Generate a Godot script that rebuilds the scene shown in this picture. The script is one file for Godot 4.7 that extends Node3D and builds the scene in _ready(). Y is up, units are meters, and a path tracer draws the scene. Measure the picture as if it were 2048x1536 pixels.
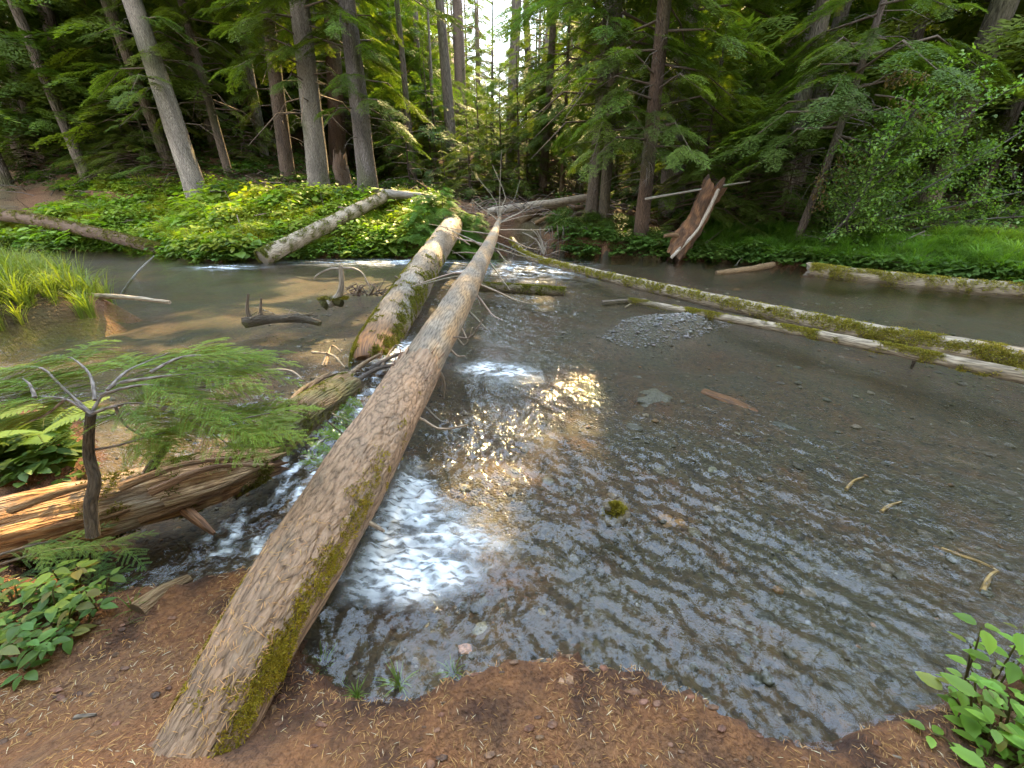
extends Node3D
# Forest stream crossed by fallen logs. Metres, y up. The camera stands on the near bank and looks towards -z.

const EYE := Vector3(0, 1.75, 0)
const LENS := 800.0          # focal length in photograph pixels (2048 wide)
const PITCH := 24.7
const SUN_AZ := 9.0          # degrees to +x of -z
const SUN_EL := 39.0

var rng := RandomNumberGenerator.new()
var na := FastNoiseLite.new()
var nb := FastNoiseLite.new()
var nr := FastNoiseLite.new()
var sun_dir := Vector3.ZERO
var M := {}
var shape := {}
var gaps := []               # [point, radius, from]: openings cut between the boughs towards the sun, to light the point
var taken := {}

# ------------------------------------------------------------------ pixels to places
func ray(px: float, py: float) -> Vector3:
	var x := (px - 1024.0) / LENS
	var y := -(py - 768.0) / LENS
	var c := cos(deg_to_rad(PITCH))
	var s := sin(deg_to_rad(PITCH))
	return Vector3(x, y * c - s, -c - y * s)

func at_h(px: float, py: float, h: float) -> Vector3:
	var d := ray(px, py)
	return EYE + d * ((h - EYE.y) / d.y)

func at_z(px: float, py: float, z: float) -> Vector3:
	var d := ray(px, py)
	return EYE + d * (z / d.z)

func on_ground(px: float, py: float, start := 0.5) -> Vector3:
	var d := ray(px, py)
	var t := start
	while t < 140.0:
		var p := EYE + d * t
		if p.y < ground_h(p.x, p.z):
			break
		t += 0.04 + t * 0.006
	return EYE + d * t

func on_water(px: float, py: float) -> Vector3:
	var p := at_h(px, py, 0.05)
	for i in 4:
		p = at_h(px, py, water_level(p.x, p.z))
	return p

func px_size(p: Vector3) -> float:   # metres per photograph pixel at p
	var f := Vector3(0, -sin(deg_to_rad(PITCH)), -cos(deg_to_rad(PITCH)))
	return (p - EYE).dot(f) / LENS

# ------------------------------------------------------------------ small helpers
func lerp_table(t: Array, x: float) -> float:
	if x <= t[0][0]:
		return t[0][1]
	for i in range(1, t.size()):
		if x <= t[i][0]:
			var k: float = (x - t[i - 1][0]) / (t[i][0] - t[i - 1][0])
			return lerpf(t[i - 1][1], t[i][1], k)
	return t[t.size() - 1][1]

func sstep(a: float, b: float, x: float) -> float:
	return smoothstep(a, b, x)

func rr(a: float, b: float) -> float:
	return rng.randf_range(a, b)

func lin(r: float, g: float, b: float) -> Color:
	return Color(r, g, b)

func tint(c: Color, k: float) -> Color:
	return Color(c.r * k, c.g * k, c.b * k, c.a)

func hemlock_green() -> Color:   # the needles' own colour differs a little from tree to tree
	return lin(0.125, 0.195, 0.04).lerp(lin(0.19, 0.235, 0.038), rng.randf())

func vary(c: Color, amount: float) -> Color:
	var k := 1.0 + rr(-amount, amount)
	return Color(c.r * k * (1.0 + rr(-amount, amount) * 0.35), c.g * k, c.b * k * (1.0 + rr(-amount, amount) * 0.35), c.a)

# ------------------------------------------------------------------ mesh builder
class Build:
	var v := PackedVector3Array()
	var n := PackedVector3Array()
	var uv := PackedVector2Array()
	var c := PackedColorArray()
	var idx := PackedInt32Array()
	var weld := []
	func add(p: Vector3, col: Color, t := Vector2.ZERO) -> int:
		v.append(p); c.append(col); uv.append(t)
		return v.size() - 1
	func tri(a: int, b: int, d: int) -> void:
		idx.append(a); idx.append(b); idx.append(d)
	func quad(a: int, b: int, d: int, e: int) -> void:
		tri(a, b, d); tri(a, d, e)
	func flat_tri(a: Vector3, b: Vector3, d: Vector3, col: Color) -> void:
		var i := add(a, col); add(b, col); add(d, col)
		tri(i, i + 1, i + 2)
	func normals() -> void:
		n.resize(v.size())
		n.fill(Vector3.ZERO)
		for k in range(0, idx.size(), 3):
			var a := idx[k]; var b := idx[k + 1]; var d := idx[k + 2]
			var f := (v[d] - v[a]).cross(v[b] - v[a])
			n[a] += f; n[b] += f; n[d] += f
		for w in weld:
			var s: Vector3 = n[w[0]] + n[w[1]]
			n[w[0]] = s; n[w[1]] = s
		for i in n.size():
			n[i] = n[i].normalized() if n[i].length_squared() > 1e-20 else Vector3.UP
	func mesh(origin := Vector3.ZERO) -> ArrayMesh:
		if n.size() != v.size():
			normals()
		if origin != Vector3.ZERO:
			for i in v.size():
				v[i] -= origin
		var a := []
		a.resize(Mesh.ARRAY_MAX)
		a[Mesh.ARRAY_VERTEX] = v; a[Mesh.ARRAY_NORMAL] = n; a[Mesh.ARRAY_TEX_UV] = uv; a[Mesh.ARRAY_COLOR] = c; a[Mesh.ARRAY_INDEX] = idx
		var m := ArrayMesh.new()
		m.add_surface_from_arrays(Mesh.PRIMITIVE_TRIANGLES, a)
		return m

# A tube through pts with radii; rough: share of the radius by which noise moves the surface; furrow: [count, depth] of long grooves.
func tube(b: Build, pts: Array, rads: Array, sides: int, col: Color, o := {}) -> void:
	var rough: float = o.get("rough", 0.0)
	var freq: float = o.get("freq", 6.0)
	var stretch: float = o.get("stretch", 0.3)
	var fur: Array = o.get("furrow", [0, 0.0])
	var flare: float = o.get("flare", 0.0)
	var paint = o.get("paint", null)
	var flat_y: float = o.get("squash", 1.0)
	var seedv: float = o.get("seed", 0.0)
	var tilt := Vector3.UP
	var t0: Vector3 = (pts[1] - pts[0]).normalized()
	if absf(t0.y) > 0.9:
		tilt = Vector3.RIGHT
	var side := t0.cross(tilt).normalized()
	var up := side.cross(t0).normalized()
	var along := 0.0
	var first := b.v.size()
	var rows := pts.size()
	var rmean: float = rads[0]
	for i in rows:
		var t: Vector3
		if i == 0:
			t = t0
		elif i == rows - 1:
			t = (pts[i] - pts[i - 1]).normalized()
		else:
			t = (pts[i + 1] - pts[i - 1]).normalized()
		if i > 0:
			along += pts[i].distance_to(pts[i - 1])
			side = (side - t * side.dot(t)).normalized()
			up = side.cross(t).normalized()
		for k in sides + 1:
			var a := TAU * float(k % sides) / sides
			var r: float = rads[i]
			var cx := cos(a)
			var cy := sin(a)
			if rough > 0.0:
				r *= 1.0 + rough * na.get_noise_3d(cx * rmean * freq + seedv, cy * rmean * freq, along * freq * stretch) * 2.0
			if fur[0] > 0:
				r *= 1.0 - fur[1] * absf(sin(a * fur[0] * 0.5 + 1.8 * nb.get_noise_2d(along * 1.1 + seedv, a * 1.2)))
			if flare > 0.0:
				r *= 1.0 + flare * exp(-along / (rmean * 2.2)) * (0.75 + 0.6 * sin(a * 3.0 + seedv * 3.1) + 0.35 * sin(a * 5.0 + seedv))
			var p: Vector3 = pts[i] + side * (cx * r) + up * (cy * r * flat_y)
			var cc := col
			if paint != null:
				cc = paint.call(p, cy, along, col)
			b.add(p, cc, Vector2(float(k) / sides * TAU * rmean, along))
		b.weld.append([b.v.size() - 1 - sides, b.v.size() - 1])
	for i in rows - 1:
		for k in sides:
			var q := first + i * (sides + 1) + k
			b.quad(q, q + 1, q + sides + 2, q + sides + 1)
	var caps: int = o.get("caps", 0)
	for e in 2:
		if caps & (1 << e):
			var row := 0 if e == 0 else rows - 1
			var start := first + row * (sides + 1)
			var inner: Color = o.get("cap_color", col)
			var dirn: Vector3 = (pts[row] - pts[1 if e == 0 else rows - 2]).normalized()
			var mid := b.add(pts[row] + dirn * rads[row] * 0.04, tint(inner, 0.8))
			var ring := []
			for k in sides:
				var p2: Vector3 = b.v[start + k] + dirn * rads[row] * rr(-0.1, o.get("splinter", 0.12))
				b.v[start + k] = p2
				if k == 0:
					b.v[start + sides] = p2
				ring.append(b.add(p2, inner, Vector2(p2.x, p2.y)))
			for k in sides:
				if e == 0:
					b.tri(mid, ring[(k + 1) % sides], ring[k])
				else:
					b.tri(mid, ring[k], ring[(k + 1) % sides])

func spline(pts: Array, rads: Array, rows: int) -> Array:   # [points, radii] resampled along a Catmull-Rom curve
	var op := []
	var orad := []
	var m := pts.size() - 1
	for i in rows:
		var t := float(i) / (rows - 1) * m
		var k := mini(int(t), m - 1)
		var f := t - k
		var p0: Vector3 = pts[maxi(k - 1, 0)]
		var p1: Vector3 = pts[k]
		var p2: Vector3 = pts[k + 1]
		var p3: Vector3 = pts[mini(k + 2, m)]
		op.append(p1.cubic_interpolate(p2, p0, p3, f))
		orad.append(lerpf(rads[k], rads[k + 1], f))
	return [op, orad]

# ------------------------------------------------------------------ scene nodes
func named(called: String) -> String:
	if not taken.has(called):
		taken[called] = 0
		return called
	taken[called] += 1
	return "%s_%03d" % [called, taken[called]]

func thing(called: String, label: String, category: String, at: Vector3, group := "") -> Node3D:
	var o := Node3D.new()
	o.name = named(called)
	add_child(o)
	o.position = at
	o.set_meta("label", label)
	o.set_meta("category", category)
	if group != "":
		o.set_meta("group", group)
	return o

func part(parent: Node3D, called: String, mesh: Mesh, mat: Material, label := "") -> MeshInstance3D:
	var o := MeshInstance3D.new()
	o.name = called
	o.mesh = mesh
	o.material_override = mat
	parent.add_child(o, true)
	if label != "":
		o.set_meta("label", label)
	return o

func solid(parent: Node3D, called: String, b: Build, mat: Material, label := "") -> MeshInstance3D:
	var org := Vector3.ZERO
	var q: Node = parent
	while q != null and q != self:
		org += (q as Node3D).position
		q = q.get_parent()
	return part(parent, called, b.mesh(org), mat, label)

func single(called: String, label: String, category: String, b: Build, at: Vector3, mat: Material, group := "") -> MeshInstance3D:
	var o := MeshInstance3D.new()
	o.name = named(called)
	o.mesh = b.mesh(at)
	o.material_override = mat
	add_child(o)
	o.position = at
	o.set_meta("label", label)
	o.set_meta("category", category)
	if group != "":
		o.set_meta("group", group)
	return o

func ground_piece(called: String, b: Build, mat: Material, kind := "structure", label := "", category := "") -> MeshInstance3D:
	var o := MeshInstance3D.new()
	o.name = named(called)
	o.mesh = b.mesh()
	o.material_override = mat
	add_child(o)
	o.set_meta("kind", kind)
	if label != "":
		o.set_meta("label", label)
		o.set_meta("category", category)
	return o

func scatter(parent: Node3D, called: String, mesh: Mesh, mat: Material, where: Array, cols: Array, label := "", category := "", stuff := true) -> MultiMeshInstance3D:
	var mm := MultiMesh.new()
	mm.transform_format = MultiMesh.TRANSFORM_3D
	mm.use_colors = true
	mm.mesh = mesh
	mm.instance_count = where.size()
	var org := Vector3.ZERO
	if parent != self:
		org = parent.position
	for i in where.size():
		var t: Transform3D = where[i]
		t.origin -= org
		mm.set_instance_transform(i, t)
		mm.set_instance_color(i, cols[i])
	var o := MultiMeshInstance3D.new()
	o.name = named(called) if parent == self else called
	o.multimesh = mm
	o.material_override = mat
	parent.add_child(o, true)
	if stuff:
		o.set_meta("kind", "stuff")
	if label != "":
		o.set_meta("label", label)
	if category != "":
		o.set_meta("category", category)
	return o

# Copies of a small shape joined into one part (leaves, moss, needles: too small to pick apart).
func joined(parent: Node3D, called: String, shapes: Array, mat: Material, where: Array, cols: Array, label := "", category := "") -> MeshInstance3D:
	var org := Vector3.ZERO
	if parent != self:
		org = parent.position
	var src := []
	for s in shapes:
		src.append((s as ArrayMesh).surface_get_arrays(0))
	var v := PackedVector3Array()
	var n := PackedVector3Array()
	var c := PackedColorArray()
	var idx := PackedInt32Array()
	for i in where.size():
		var a: Array = src[i % src.size()]
		var t: Transform3D = where[i]
		t.origin -= org
		var first := v.size()
		v.append_array(t * (a[Mesh.ARRAY_VERTEX] as PackedVector3Array))
		n.append_array(Transform3D(t.basis.orthonormalized(), Vector3.ZERO) * (a[Mesh.ARRAY_NORMAL] as PackedVector3Array))
		var k: Color = cols[i]
		for q in (a[Mesh.ARRAY_COLOR] as PackedColorArray):
			c.append(q * k)
		for q in (a[Mesh.ARRAY_INDEX] as PackedInt32Array):
			idx.append(first + q)
	var arr := []
	arr.resize(Mesh.ARRAY_MAX)
	arr[Mesh.ARRAY_VERTEX] = v; arr[Mesh.ARRAY_NORMAL] = n; arr[Mesh.ARRAY_COLOR] = c; arr[Mesh.ARRAY_INDEX] = idx
	var m := ArrayMesh.new()
	m.add_surface_from_arrays(Mesh.PRIMITIVE_TRIANGLES, arr)
	var o := MeshInstance3D.new()
	o.name = named(called) if parent == self else called
	o.mesh = m
	o.material_override = mat
	parent.add_child(o, true)
	o.set_meta("kind", "stuff")
	if label != "":
		o.set_meta("label", label)
	if category != "":
		o.set_meta("category", category)
	return o

func frame(dir: Vector3, up_hint: Vector3, s: float, at: Vector3) -> Transform3D:   # x along dir, y near up_hint
	var x := dir.normalized()
	var z := x.cross(up_hint).normalized()
	var y := z.cross(x).normalized()
	return Transform3D(Basis(x * s, y * s, z * s), at)

# ------------------------------------------------------------------ materials
func noise_tex(kind: int, freq: float, octaves: int, opts := {}) -> NoiseTexture2D:
	var f := FastNoiseLite.new()
	f.noise_type = kind
	f.frequency = freq
	f.seed = opts.get("seed", 7)
	f.fractal_octaves = octaves
	f.fractal_type = opts.get("fractal", FastNoiseLite.FRACTAL_FBM)
	if kind == FastNoiseLite.TYPE_CELLULAR:
		f.cellular_return_type = opts.get("cell", FastNoiseLite.RETURN_DISTANCE2_SUB)
	if opts.has("warp"):
		f.domain_warp_enabled = true
		f.domain_warp_amplitude = opts.warp
		f.domain_warp_frequency = opts.get("warp_freq", 0.02)
	var t := NoiseTexture2D.new()
	t.width = opts.get("size", 512)
	t.height = opts.get("size", 512)
	t.seamless = true
	t.noise = f
	if opts.has("ramp"):
		var g := Gradient.new()
		var offs := PackedFloat32Array()
		var cols := PackedColorArray()
		for s in opts.ramp:
			offs.append(s[0])
			var c: Color = s[1]
			var l := c.linear_to_srgb()
			l.a = c.a
			cols.append(l)
		g.offsets = offs
		g.colors = cols
		t.color_ramp = g
	return t

func mat(rough: float, col := Color.WHITE) -> StandardMaterial3D:
	var m := StandardMaterial3D.new()
	m.albedo_color = col.linear_to_srgb()
	m.roughness = rough
	m.vertex_color_use_as_albedo = true
	return m

func textured(rough: float, colour: Texture2D, height: Texture2D, relief: float, scale: Vector3, world := false) -> StandardMaterial3D:
	var m := mat(rough)
	m.albedo_texture = colour
	if height != null:
		m.heightmap_enabled = true
		m.heightmap_texture = height
		m.heightmap_scale = relief
	m.uv1_scale = scale
	if world:
		m.uv1_triplanar = true
		m.uv1_world_triplanar = true
	return m

func leaf_mat(rough: float, back: Color) -> StandardMaterial3D:
	var m := mat(rough)
	m.backlight_enabled = true
	m.backlight = back.linear_to_srgb()
	m.metallic_specular = 0.4
	return m

func make_materials() -> void:
	var S := FastNoiseLite.TYPE_SIMPLEX_SMOOTH
	var C := FastNoiseLite.TYPE_CELLULAR
	var R := FastNoiseLite.FRACTAL_RIDGED
	var bark_h := noise_tex(S, 0.012, 5, {"fractal": R, "seed": 3, "warp": 14.0})
	var bark_c := noise_tex(S, 0.014, 5, {"fractal": R, "seed": 3, "warp": 14.0, "ramp": [[0.0, lin(1.1, 1.05, 1.0)], [0.45, lin(0.95, 0.9, 0.84)], [0.68, lin(0.7, 0.65, 0.6)], [0.85, lin(0.38, 0.34, 0.3)], [1.0, lin(0.16, 0.135, 0.12)]]})
	var fine_c := noise_tex(S, 0.03, 5, {"seed": 9, "ramp": [[0.0, lin(0.2, 0.18, 0.16)], [0.4, lin(0.6, 0.56, 0.52)], [0.6, lin(0.95, 0.92, 0.88)], [1.0, lin(1.1, 1.1, 1.05)]]})
	var fine_h := noise_tex(S, 0.04, 5, {"seed": 12})
	var wood_c := noise_tex(S, 0.02, 5, {"seed": 21, "ramp": [[0.0, lin(0.3, 0.24, 0.2)], [0.42, lin(0.75, 0.65, 0.55)], [0.6, lin(0.95, 0.9, 0.85)], [1.0, lin(1, 0.95, 0.8)]]})
	var wood_h := noise_tex(S, 0.02, 5, {"seed": 21})
	var soil_c := noise_tex(S, 0.02, 6, {"seed": 31, "size": 1024, "ramp": [[0.0, lin(0.4, 0.35, 0.32)], [0.4, lin(0.75, 0.7, 0.66)], [0.62, lin(1, 0.97, 0.92)], [1.0, lin(1, 1, 0.9)]]})
	var soil_h := noise_tex(S, 0.03, 6, {"seed": 32, "size": 1024})
	var gravel_c := noise_tex(C, 0.035, 2, {"seed": 41, "size": 1024, "cell": FastNoiseLite.RETURN_CELL_VALUE, "fractal": FastNoiseLite.FRACTAL_NONE, "ramp": [[0.0, lin(0.25, 0.22, 0.18)], [0.35, lin(0.6, 0.52, 0.4)], [0.6, lin(0.95, 0.8, 0.6)], [0.85, lin(0.7, 0.7, 0.66)], [0.93, lin(1.0, 0.7, 0.4)], [1.0, lin(1.9, 1.75, 1.4)]]})
	var gravel_h := noise_tex(C, 0.035, 2, {"seed": 41, "size": 1024, "cell": FastNoiseLite.RETURN_DISTANCE2_SUB, "fractal": FastNoiseLite.FRACTAL_NONE})
	var ripple := noise_tex(S, 0.012, 4, {"seed": 51, "size": 1024, "warp": 30.0})

	M.bark = textured(0.92, bark_c, bark_h, 6.0, Vector3(2.2, 0.55, 1))
	M.bark_far = textured(0.95, bark_c, bark_h, 7.0, Vector3(1.1, 0.22, 1))
	M.bark_log = textured(0.88, bark_c, bark_h, 2.4, Vector3(4.2, 0.95, 1))
	M.bare = textured(0.7, fine_c, wood_h, 0.6, Vector3(3.2, 0.35, 1))
	M.rotten = textured(0.85, wood_c, wood_h, 3.0, Vector3(4.5, 0.5, 1))
	M.twig = textured(0.85, fine_c, fine_h, 0.3, Vector3(4, 1, 1))
	for k in ["bark", "bark_far", "bark_log"]:      # the ridges of the noise are the cracks between bark plates
		M[k].heightmap_flip_texture = true
	M.soil = textured(0.95, soil_c, soil_h, 2.2, Vector3(1.7, 1.7, 1.7), true)
	M.forest = textured(0.95, soil_c, soil_h, 5.0, Vector3(0.6, 0.6, 0.6), true)
	M.bed = textured(0.8, gravel_c, gravel_h, 1.5, Vector3(0.95, 0.95, 0.95), true)
	M.stone = textured(0.6, fine_c, fine_h, 0.8, Vector3(2.5, 2.5, 2.5), true)
	M.needle = leaf_mat(0.55, lin(0.95, 1.0, 0.25))
	M.leaf = leaf_mat(0.45, lin(0.85, 1.0, 0.2))
	M.grass = leaf_mat(0.5, lin(0.9, 1.0, 0.2))
	M.moss = leaf_mat(0.95, lin(0.4, 0.45, 0.1))
	M.litter = mat(0.8)

	var w := StandardMaterial3D.new()
	w.albedo_color = Color(lin(0.05, 0.041, 0.019).linear_to_srgb(), 0.045)
	w.transparency = BaseMaterial3D.TRANSPARENCY_ALPHA
	w.roughness = 0.05
	w.metallic_specular = 0.43
	w.uv1_triplanar = true
	w.uv1_world_triplanar = true
	w.uv1_scale = Vector3(1.1, 1.1, 1.1)
	w.heightmap_enabled = true
	w.heightmap_texture = ripple
	w.heightmap_scale = 0.55
	M.water = w

	var f := mat(0.55)
	f.transparency = BaseMaterial3D.TRANSPARENCY_ALPHA
	f.albedo_texture = noise_tex(S, 0.016, 6, {"seed": 61, "warp": 30.0, "size": 1024, "ramp": [[0.0, Color(0.7, 0.73, 0.75, 0.1)], [0.3, Color(0.72, 0.75, 0.77, 0.3)], [0.6, Color(0.8, 0.82, 0.83, 0.85)], [1.0, Color(0.86, 0.86, 0.86, 1.0)]]})
	f.uv1_scale = Vector3(0.55, 1.3, 1)
	M.foam = f

# ------------------------------------------------------------------ the lie of the land
var NEAR := [[-14.0, -3.6], [-6.0, -3.3], [-3.6, -2.9], [-2.9, -2.35], [-2.45, -1.45], [-2.13, -1.3], [-1.75, -1.22], [-1.52, -1.31], [-1.27, -1.42], [-0.98, -1.16], [-0.84, -1.0], [-0.64, -0.92], [-0.32, -0.88], [-0.18, -0.97], [0.0, -1.03], [0.26, -1.03], [0.46, -0.98], [0.72, -0.89], [0.87, -0.81], [1.01, -0.75], [1.19, -0.77], [1.69, -0.89], [2.12, -1.02], [4.0, -1.5], [9.0, -2.2], [30.0, -3.0]]
var FAR := [[-60.0, -19.0], [-30.0, -17.0], [-19.7, -15.8], [-16.6, -15.0], [-13.9, -15.2], [-11.0, -13.4], [-8.5, -12.2], [-7.1, -13.2], [-2.75, -13.3], [-1.43, -15.6], [1.03, -15.2], [2.11, -13.8], [4.87, -12.7], [6.76, -12.1], [8.19, -10.8], [9.06, -9.4], [10.4, -8.1], [14.0, -6.6], [30.0, -4.0], [60.0, -3.0]]

func near_z(x: float) -> float:
	return lerp_table(NEAR, x)

func far_z(x: float) -> float:
	return lerp_table(FAR, x)

func main_x(z: float) -> float:      # axis of the log that bridges the stream
	return lerpf(-0.907, -0.427, (z + 0.93) / -14.47)

func pool_x(z: float) -> float:      # edge of the upper pool: the rotten logs, the branches and the sunken log
	return lerp_table([[-14.0, -1.86], [-8.0, -1.74], [-4.7, -1.62], [-4.2, -1.5], [-3.3, -1.5], [-2.3, -1.68], [-1.9, -1.86], [-1.5, -2.4], [-1.2, -3.0]], z)

func water_level(x: float, z: float) -> float:
	var right := 0.08 * sstep(-5.5, -12.0, z)
	var mid := maxf(right, 0.085)
	var pool := lerpf(0.155, 0.11, sstep(-8.0, -13.0, z))
	var a := main_x(z)
	var fall := sstep(-6.5, -4.5, z)
	var s1 := sstep(a - 0.05, a + lerpf(1.6, 0.26, fall), x)
	var p := pool_x(z)
	var s2 := sstep(p - 0.12, p + 0.34, x)
	return lerpf(lerpf(pool, mid, s2), right, s1)

func bump(x: float, z: float, cx: float, cz: float, rx: float, rz: float, turn := 0.0) -> float:
	var dx := x - cx
	var dz := z - cz
	var c := cos(turn)
	var s := sin(turn)
	var u := (dx * c + dz * s) / rx
	var w := (-dx * s + dz * c) / rz
	return exp(-(u * u + w * w))

func spit(x: float, z: float) -> float:   # > 0 on the grassy spit at the left side of the pool
	var a := Vector2(-15.0, -8.3)
	var b := Vector2(-7.75, -6.25)
	var p := Vector2(x, z)
	var k := clampf((p - a).dot(b - a) / (b - a).length_squared(), 0.0, 1.0)
	return lerpf(2.5, 1.0, k) - p.distance_to(a.lerp(b, k)) + 0.25 * nb.get_noise_2d(x * 0.9, z * 0.9)

func ground_h(x: float, z: float) -> float:
	var wob := 0.1 * nb.get_noise_2d(x * 1.6, z * 1.6)
	var a := z - near_z(x) + 0.45 * wob + (0.035 * na.get_noise_2d(x * 7.0, z * 7.0) + 0.02 * na.get_noise_2d(x * 19.0, z * 19.0) if z > -3.5 else 0.0)
	var b := far_z(x) - z + 3.2 * wob
	var lev := water_level(x, z)
	var depth := 0.3 + 0.1 * nb.get_noise_2d(x * 0.35 + 9.0, z * 0.35) + 0.06 * na.get_noise_2d(x * 0.9, z * 0.9)
	depth += 0.12 * sstep(2.0, 6.0, x)
	depth -= 0.285 * bump(x, z, 2.7, -6.5, 1.3, 0.55, -0.5)
	depth += 0.08 * sstep(-1.8, -3.0, x)
	var bed := lev - depth + 0.012 * na.get_noise_2d(x * 5.0, z * 5.0)
	var h := bed
	# near bank
	if a > -0.9:
		var top := 0.155 + 0.035 * a + 0.03 * na.get_noise_2d(x * 1.3, z * 1.3) + 0.008 * na.get_noise_2d(x * 8.0, z * 8.0)
		top += 0.10 * sstep(-1.0, -2.2, x) + 0.29 * bump(x, z, -1.0, -0.38, 0.5, 0.3)
		var under := lerpf(bed, lev - 0.07, sstep(-0.9, -0.02, a))
		h = lerpf(under, top, sstep(-0.03, 0.09, a))
	# far bank
	if b > -1.2:
		var left := sstep(-2.0, -5.5, x)
		var right := sstep(2.5, 6.5, x)
		var lip := lerpf(lerpf(0.62, 0.3, left), 0.25, right)
		var t2 := lerpf(lerpf(1.25, 1.0, left), 0.62, right)
		var t4 := lerpf(lerpf(1.5, 1.72, left), 0.95, right)
		var top2: float
		if b < 2.2:
			top2 = lerpf(lip, t2, sstep(0.2, 2.2, b) * 0.5 + 0.5 * clampf((b - 0.2) / 2.0, 0, 1))
		elif b < 4.5:
			top2 = lerpf(t2, t4, (b - 2.2) / 2.3)
		else:
			top2 = t4 + (b - 4.5) * lerpf(0.1, 0.16, sstep(10.0, 30.0, b))
		top2 += maxf(0.0, b - 3.5) * 0.36 * sstep(-6.5, -17.0, x) * (1.0 - 0.5 * sstep(30.0, 80.0, b))
		top2 += maxf(0.0, b - 9.0) * 0.2 * sstep(6.0, 22.0, x)
		top2 += 0.1 * minf(1.0, maxf(b, 0.0)) * nb.get_noise_2d(x * 0.55, z * 0.55) * 2.0 + 0.05 * na.get_noise_2d(x * 1.9, z * 1.9) * minf(1.0, maxf(b, 0.0) * 2.0)
		top2 += 1.6 * nb.get_noise_2d(x * 0.06, z * 0.06) * sstep(6.0, 20.0, b)
		var under2 := lerpf(bed, lev - 0.2, sstep(-1.2, -0.1, b))
		h = maxf(h, lerpf(under2, top2, sstep(-0.12, 0.3, b)))
	# grassy spit
	var s := spit(x, z) if x < -5.0 else -9.0
	if s > -0.5:
		h = maxf(h, lerpf(bed, 0.34 + 0.05 * s + 0.04 * na.get_noise_2d(x * 2, z * 2), sstep(-0.25, 0.3, s)))
	if x < -17.0:
		h = maxf(h, lerpf(-0.4, 0.5, sstep(-17.0, -20.0, x)))
	return h

func grid_line(marks: Array) -> PackedFloat32Array:   # [[start, step], ... , [end, 0]] -> coordinates whose step changes smoothly
	var out := PackedFloat32Array()
	var x: float = marks[0][0]
	var last: float = marks[marks.size() - 1][0]
	while x < last:
		out.append(x)
		x += lerp_table(marks, x)
	out.append(last)
	return out

func land() -> void:
	var xs := grid_line([[-110.0, 4.0], [-30.0, 1.2], [-10.0, 0.3], [-3.2, 0.05], [-2.5, 0.03], [2.4, 0.03], [3.2, 0.06], [10.0, 0.25], [30.0, 1.0], [110.0, 4.0]])
	var zs := grid_line([[-130.0, 4.0], [-45.0, 1.0], [-22.0, 0.3], [-17.0, 0.12], [-8.0, 0.12], [-4.0, 0.07], [-1.7, 0.03], [-0.3, 0.03], [1.0, 0.2], [8.0, 2.0], [30.0, 4.0]])
	var nx := xs.size()
	var nz := zs.size()
	var hs := PackedFloat32Array()
	hs.resize(nx * nz)
	for j in nz:
		for i in nx:
			hs[j * nx + i] = ground_h(xs[i], zs[j])
	var kinds := PackedByteArray()
	kinds.resize(nx * nz)
	for i in nx - 1:
		var cx := (xs[i] + xs[i + 1]) * 0.5
		var nzx := near_z(cx)
		var fzx := far_z(cx)
		for j in nz - 1:
			var cz := (zs[j] + zs[j + 1]) * 0.5
			var kind := 1
			if cz - nzx > -0.03:
				kind = 0
			elif fzx - cz > -0.1 or cx < -17.0 or (cx < -5.0 and spit(cx, cz) > -0.15):
				kind = 2
			kinds[j * nx + i] = kind
	var pieces := [Build.new(), Build.new(), Build.new()]
	var maps := [PackedInt32Array(), PackedInt32Array(), PackedInt32Array()]
	for m in maps:
		m.resize(nx * nz)
		m.fill(-1)
	for k in 3:
		var map: PackedInt32Array = maps[k]
		var b: Build = pieces[k]
		for j in nz - 1:
			for i in nx - 1:
				if kinds[j * nx + i] != k:
					continue
				var q := [0, 0, 0, 0]
				for e in 4:
					var ii := i + (1 if e == 1 or e == 2 else 0)
					var jj := j + (1 if e >= 2 else 0)
					var id := jj * nx + ii
					if map[id] < 0:
						var h := hs[id]
						var col := land_color(k, xs[ii], zs[jj], h)
						map[id] = b.add(Vector3(xs[ii], h, zs[jj]), col)
						var i0 := maxi(ii - 1, 0); var i1 := mini(ii + 1, nx - 1)
						var j0 := maxi(jj - 1, 0); var j1 := mini(jj + 1, nz - 1)
						var gx := (hs[jj * nx + i1] - hs[jj * nx + i0]) / (xs[i1] - xs[i0])
						var gz := (hs[j1 * nx + ii] - hs[j0 * nx + ii]) / (zs[j1] - zs[j0])
						b.n.append(Vector3(-gx, 1, -gz).normalized())
					q[e] = map[id]
				b.tri(q[0], q[1], q[3])
				b.tri(q[1], q[2], q[3])
	ground_piece("ground", pieces[0], M.soil)
	ground_piece("stream_bed", pieces[1], M.bed)
	ground_piece("terrain", pieces[2], M.forest)

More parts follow.
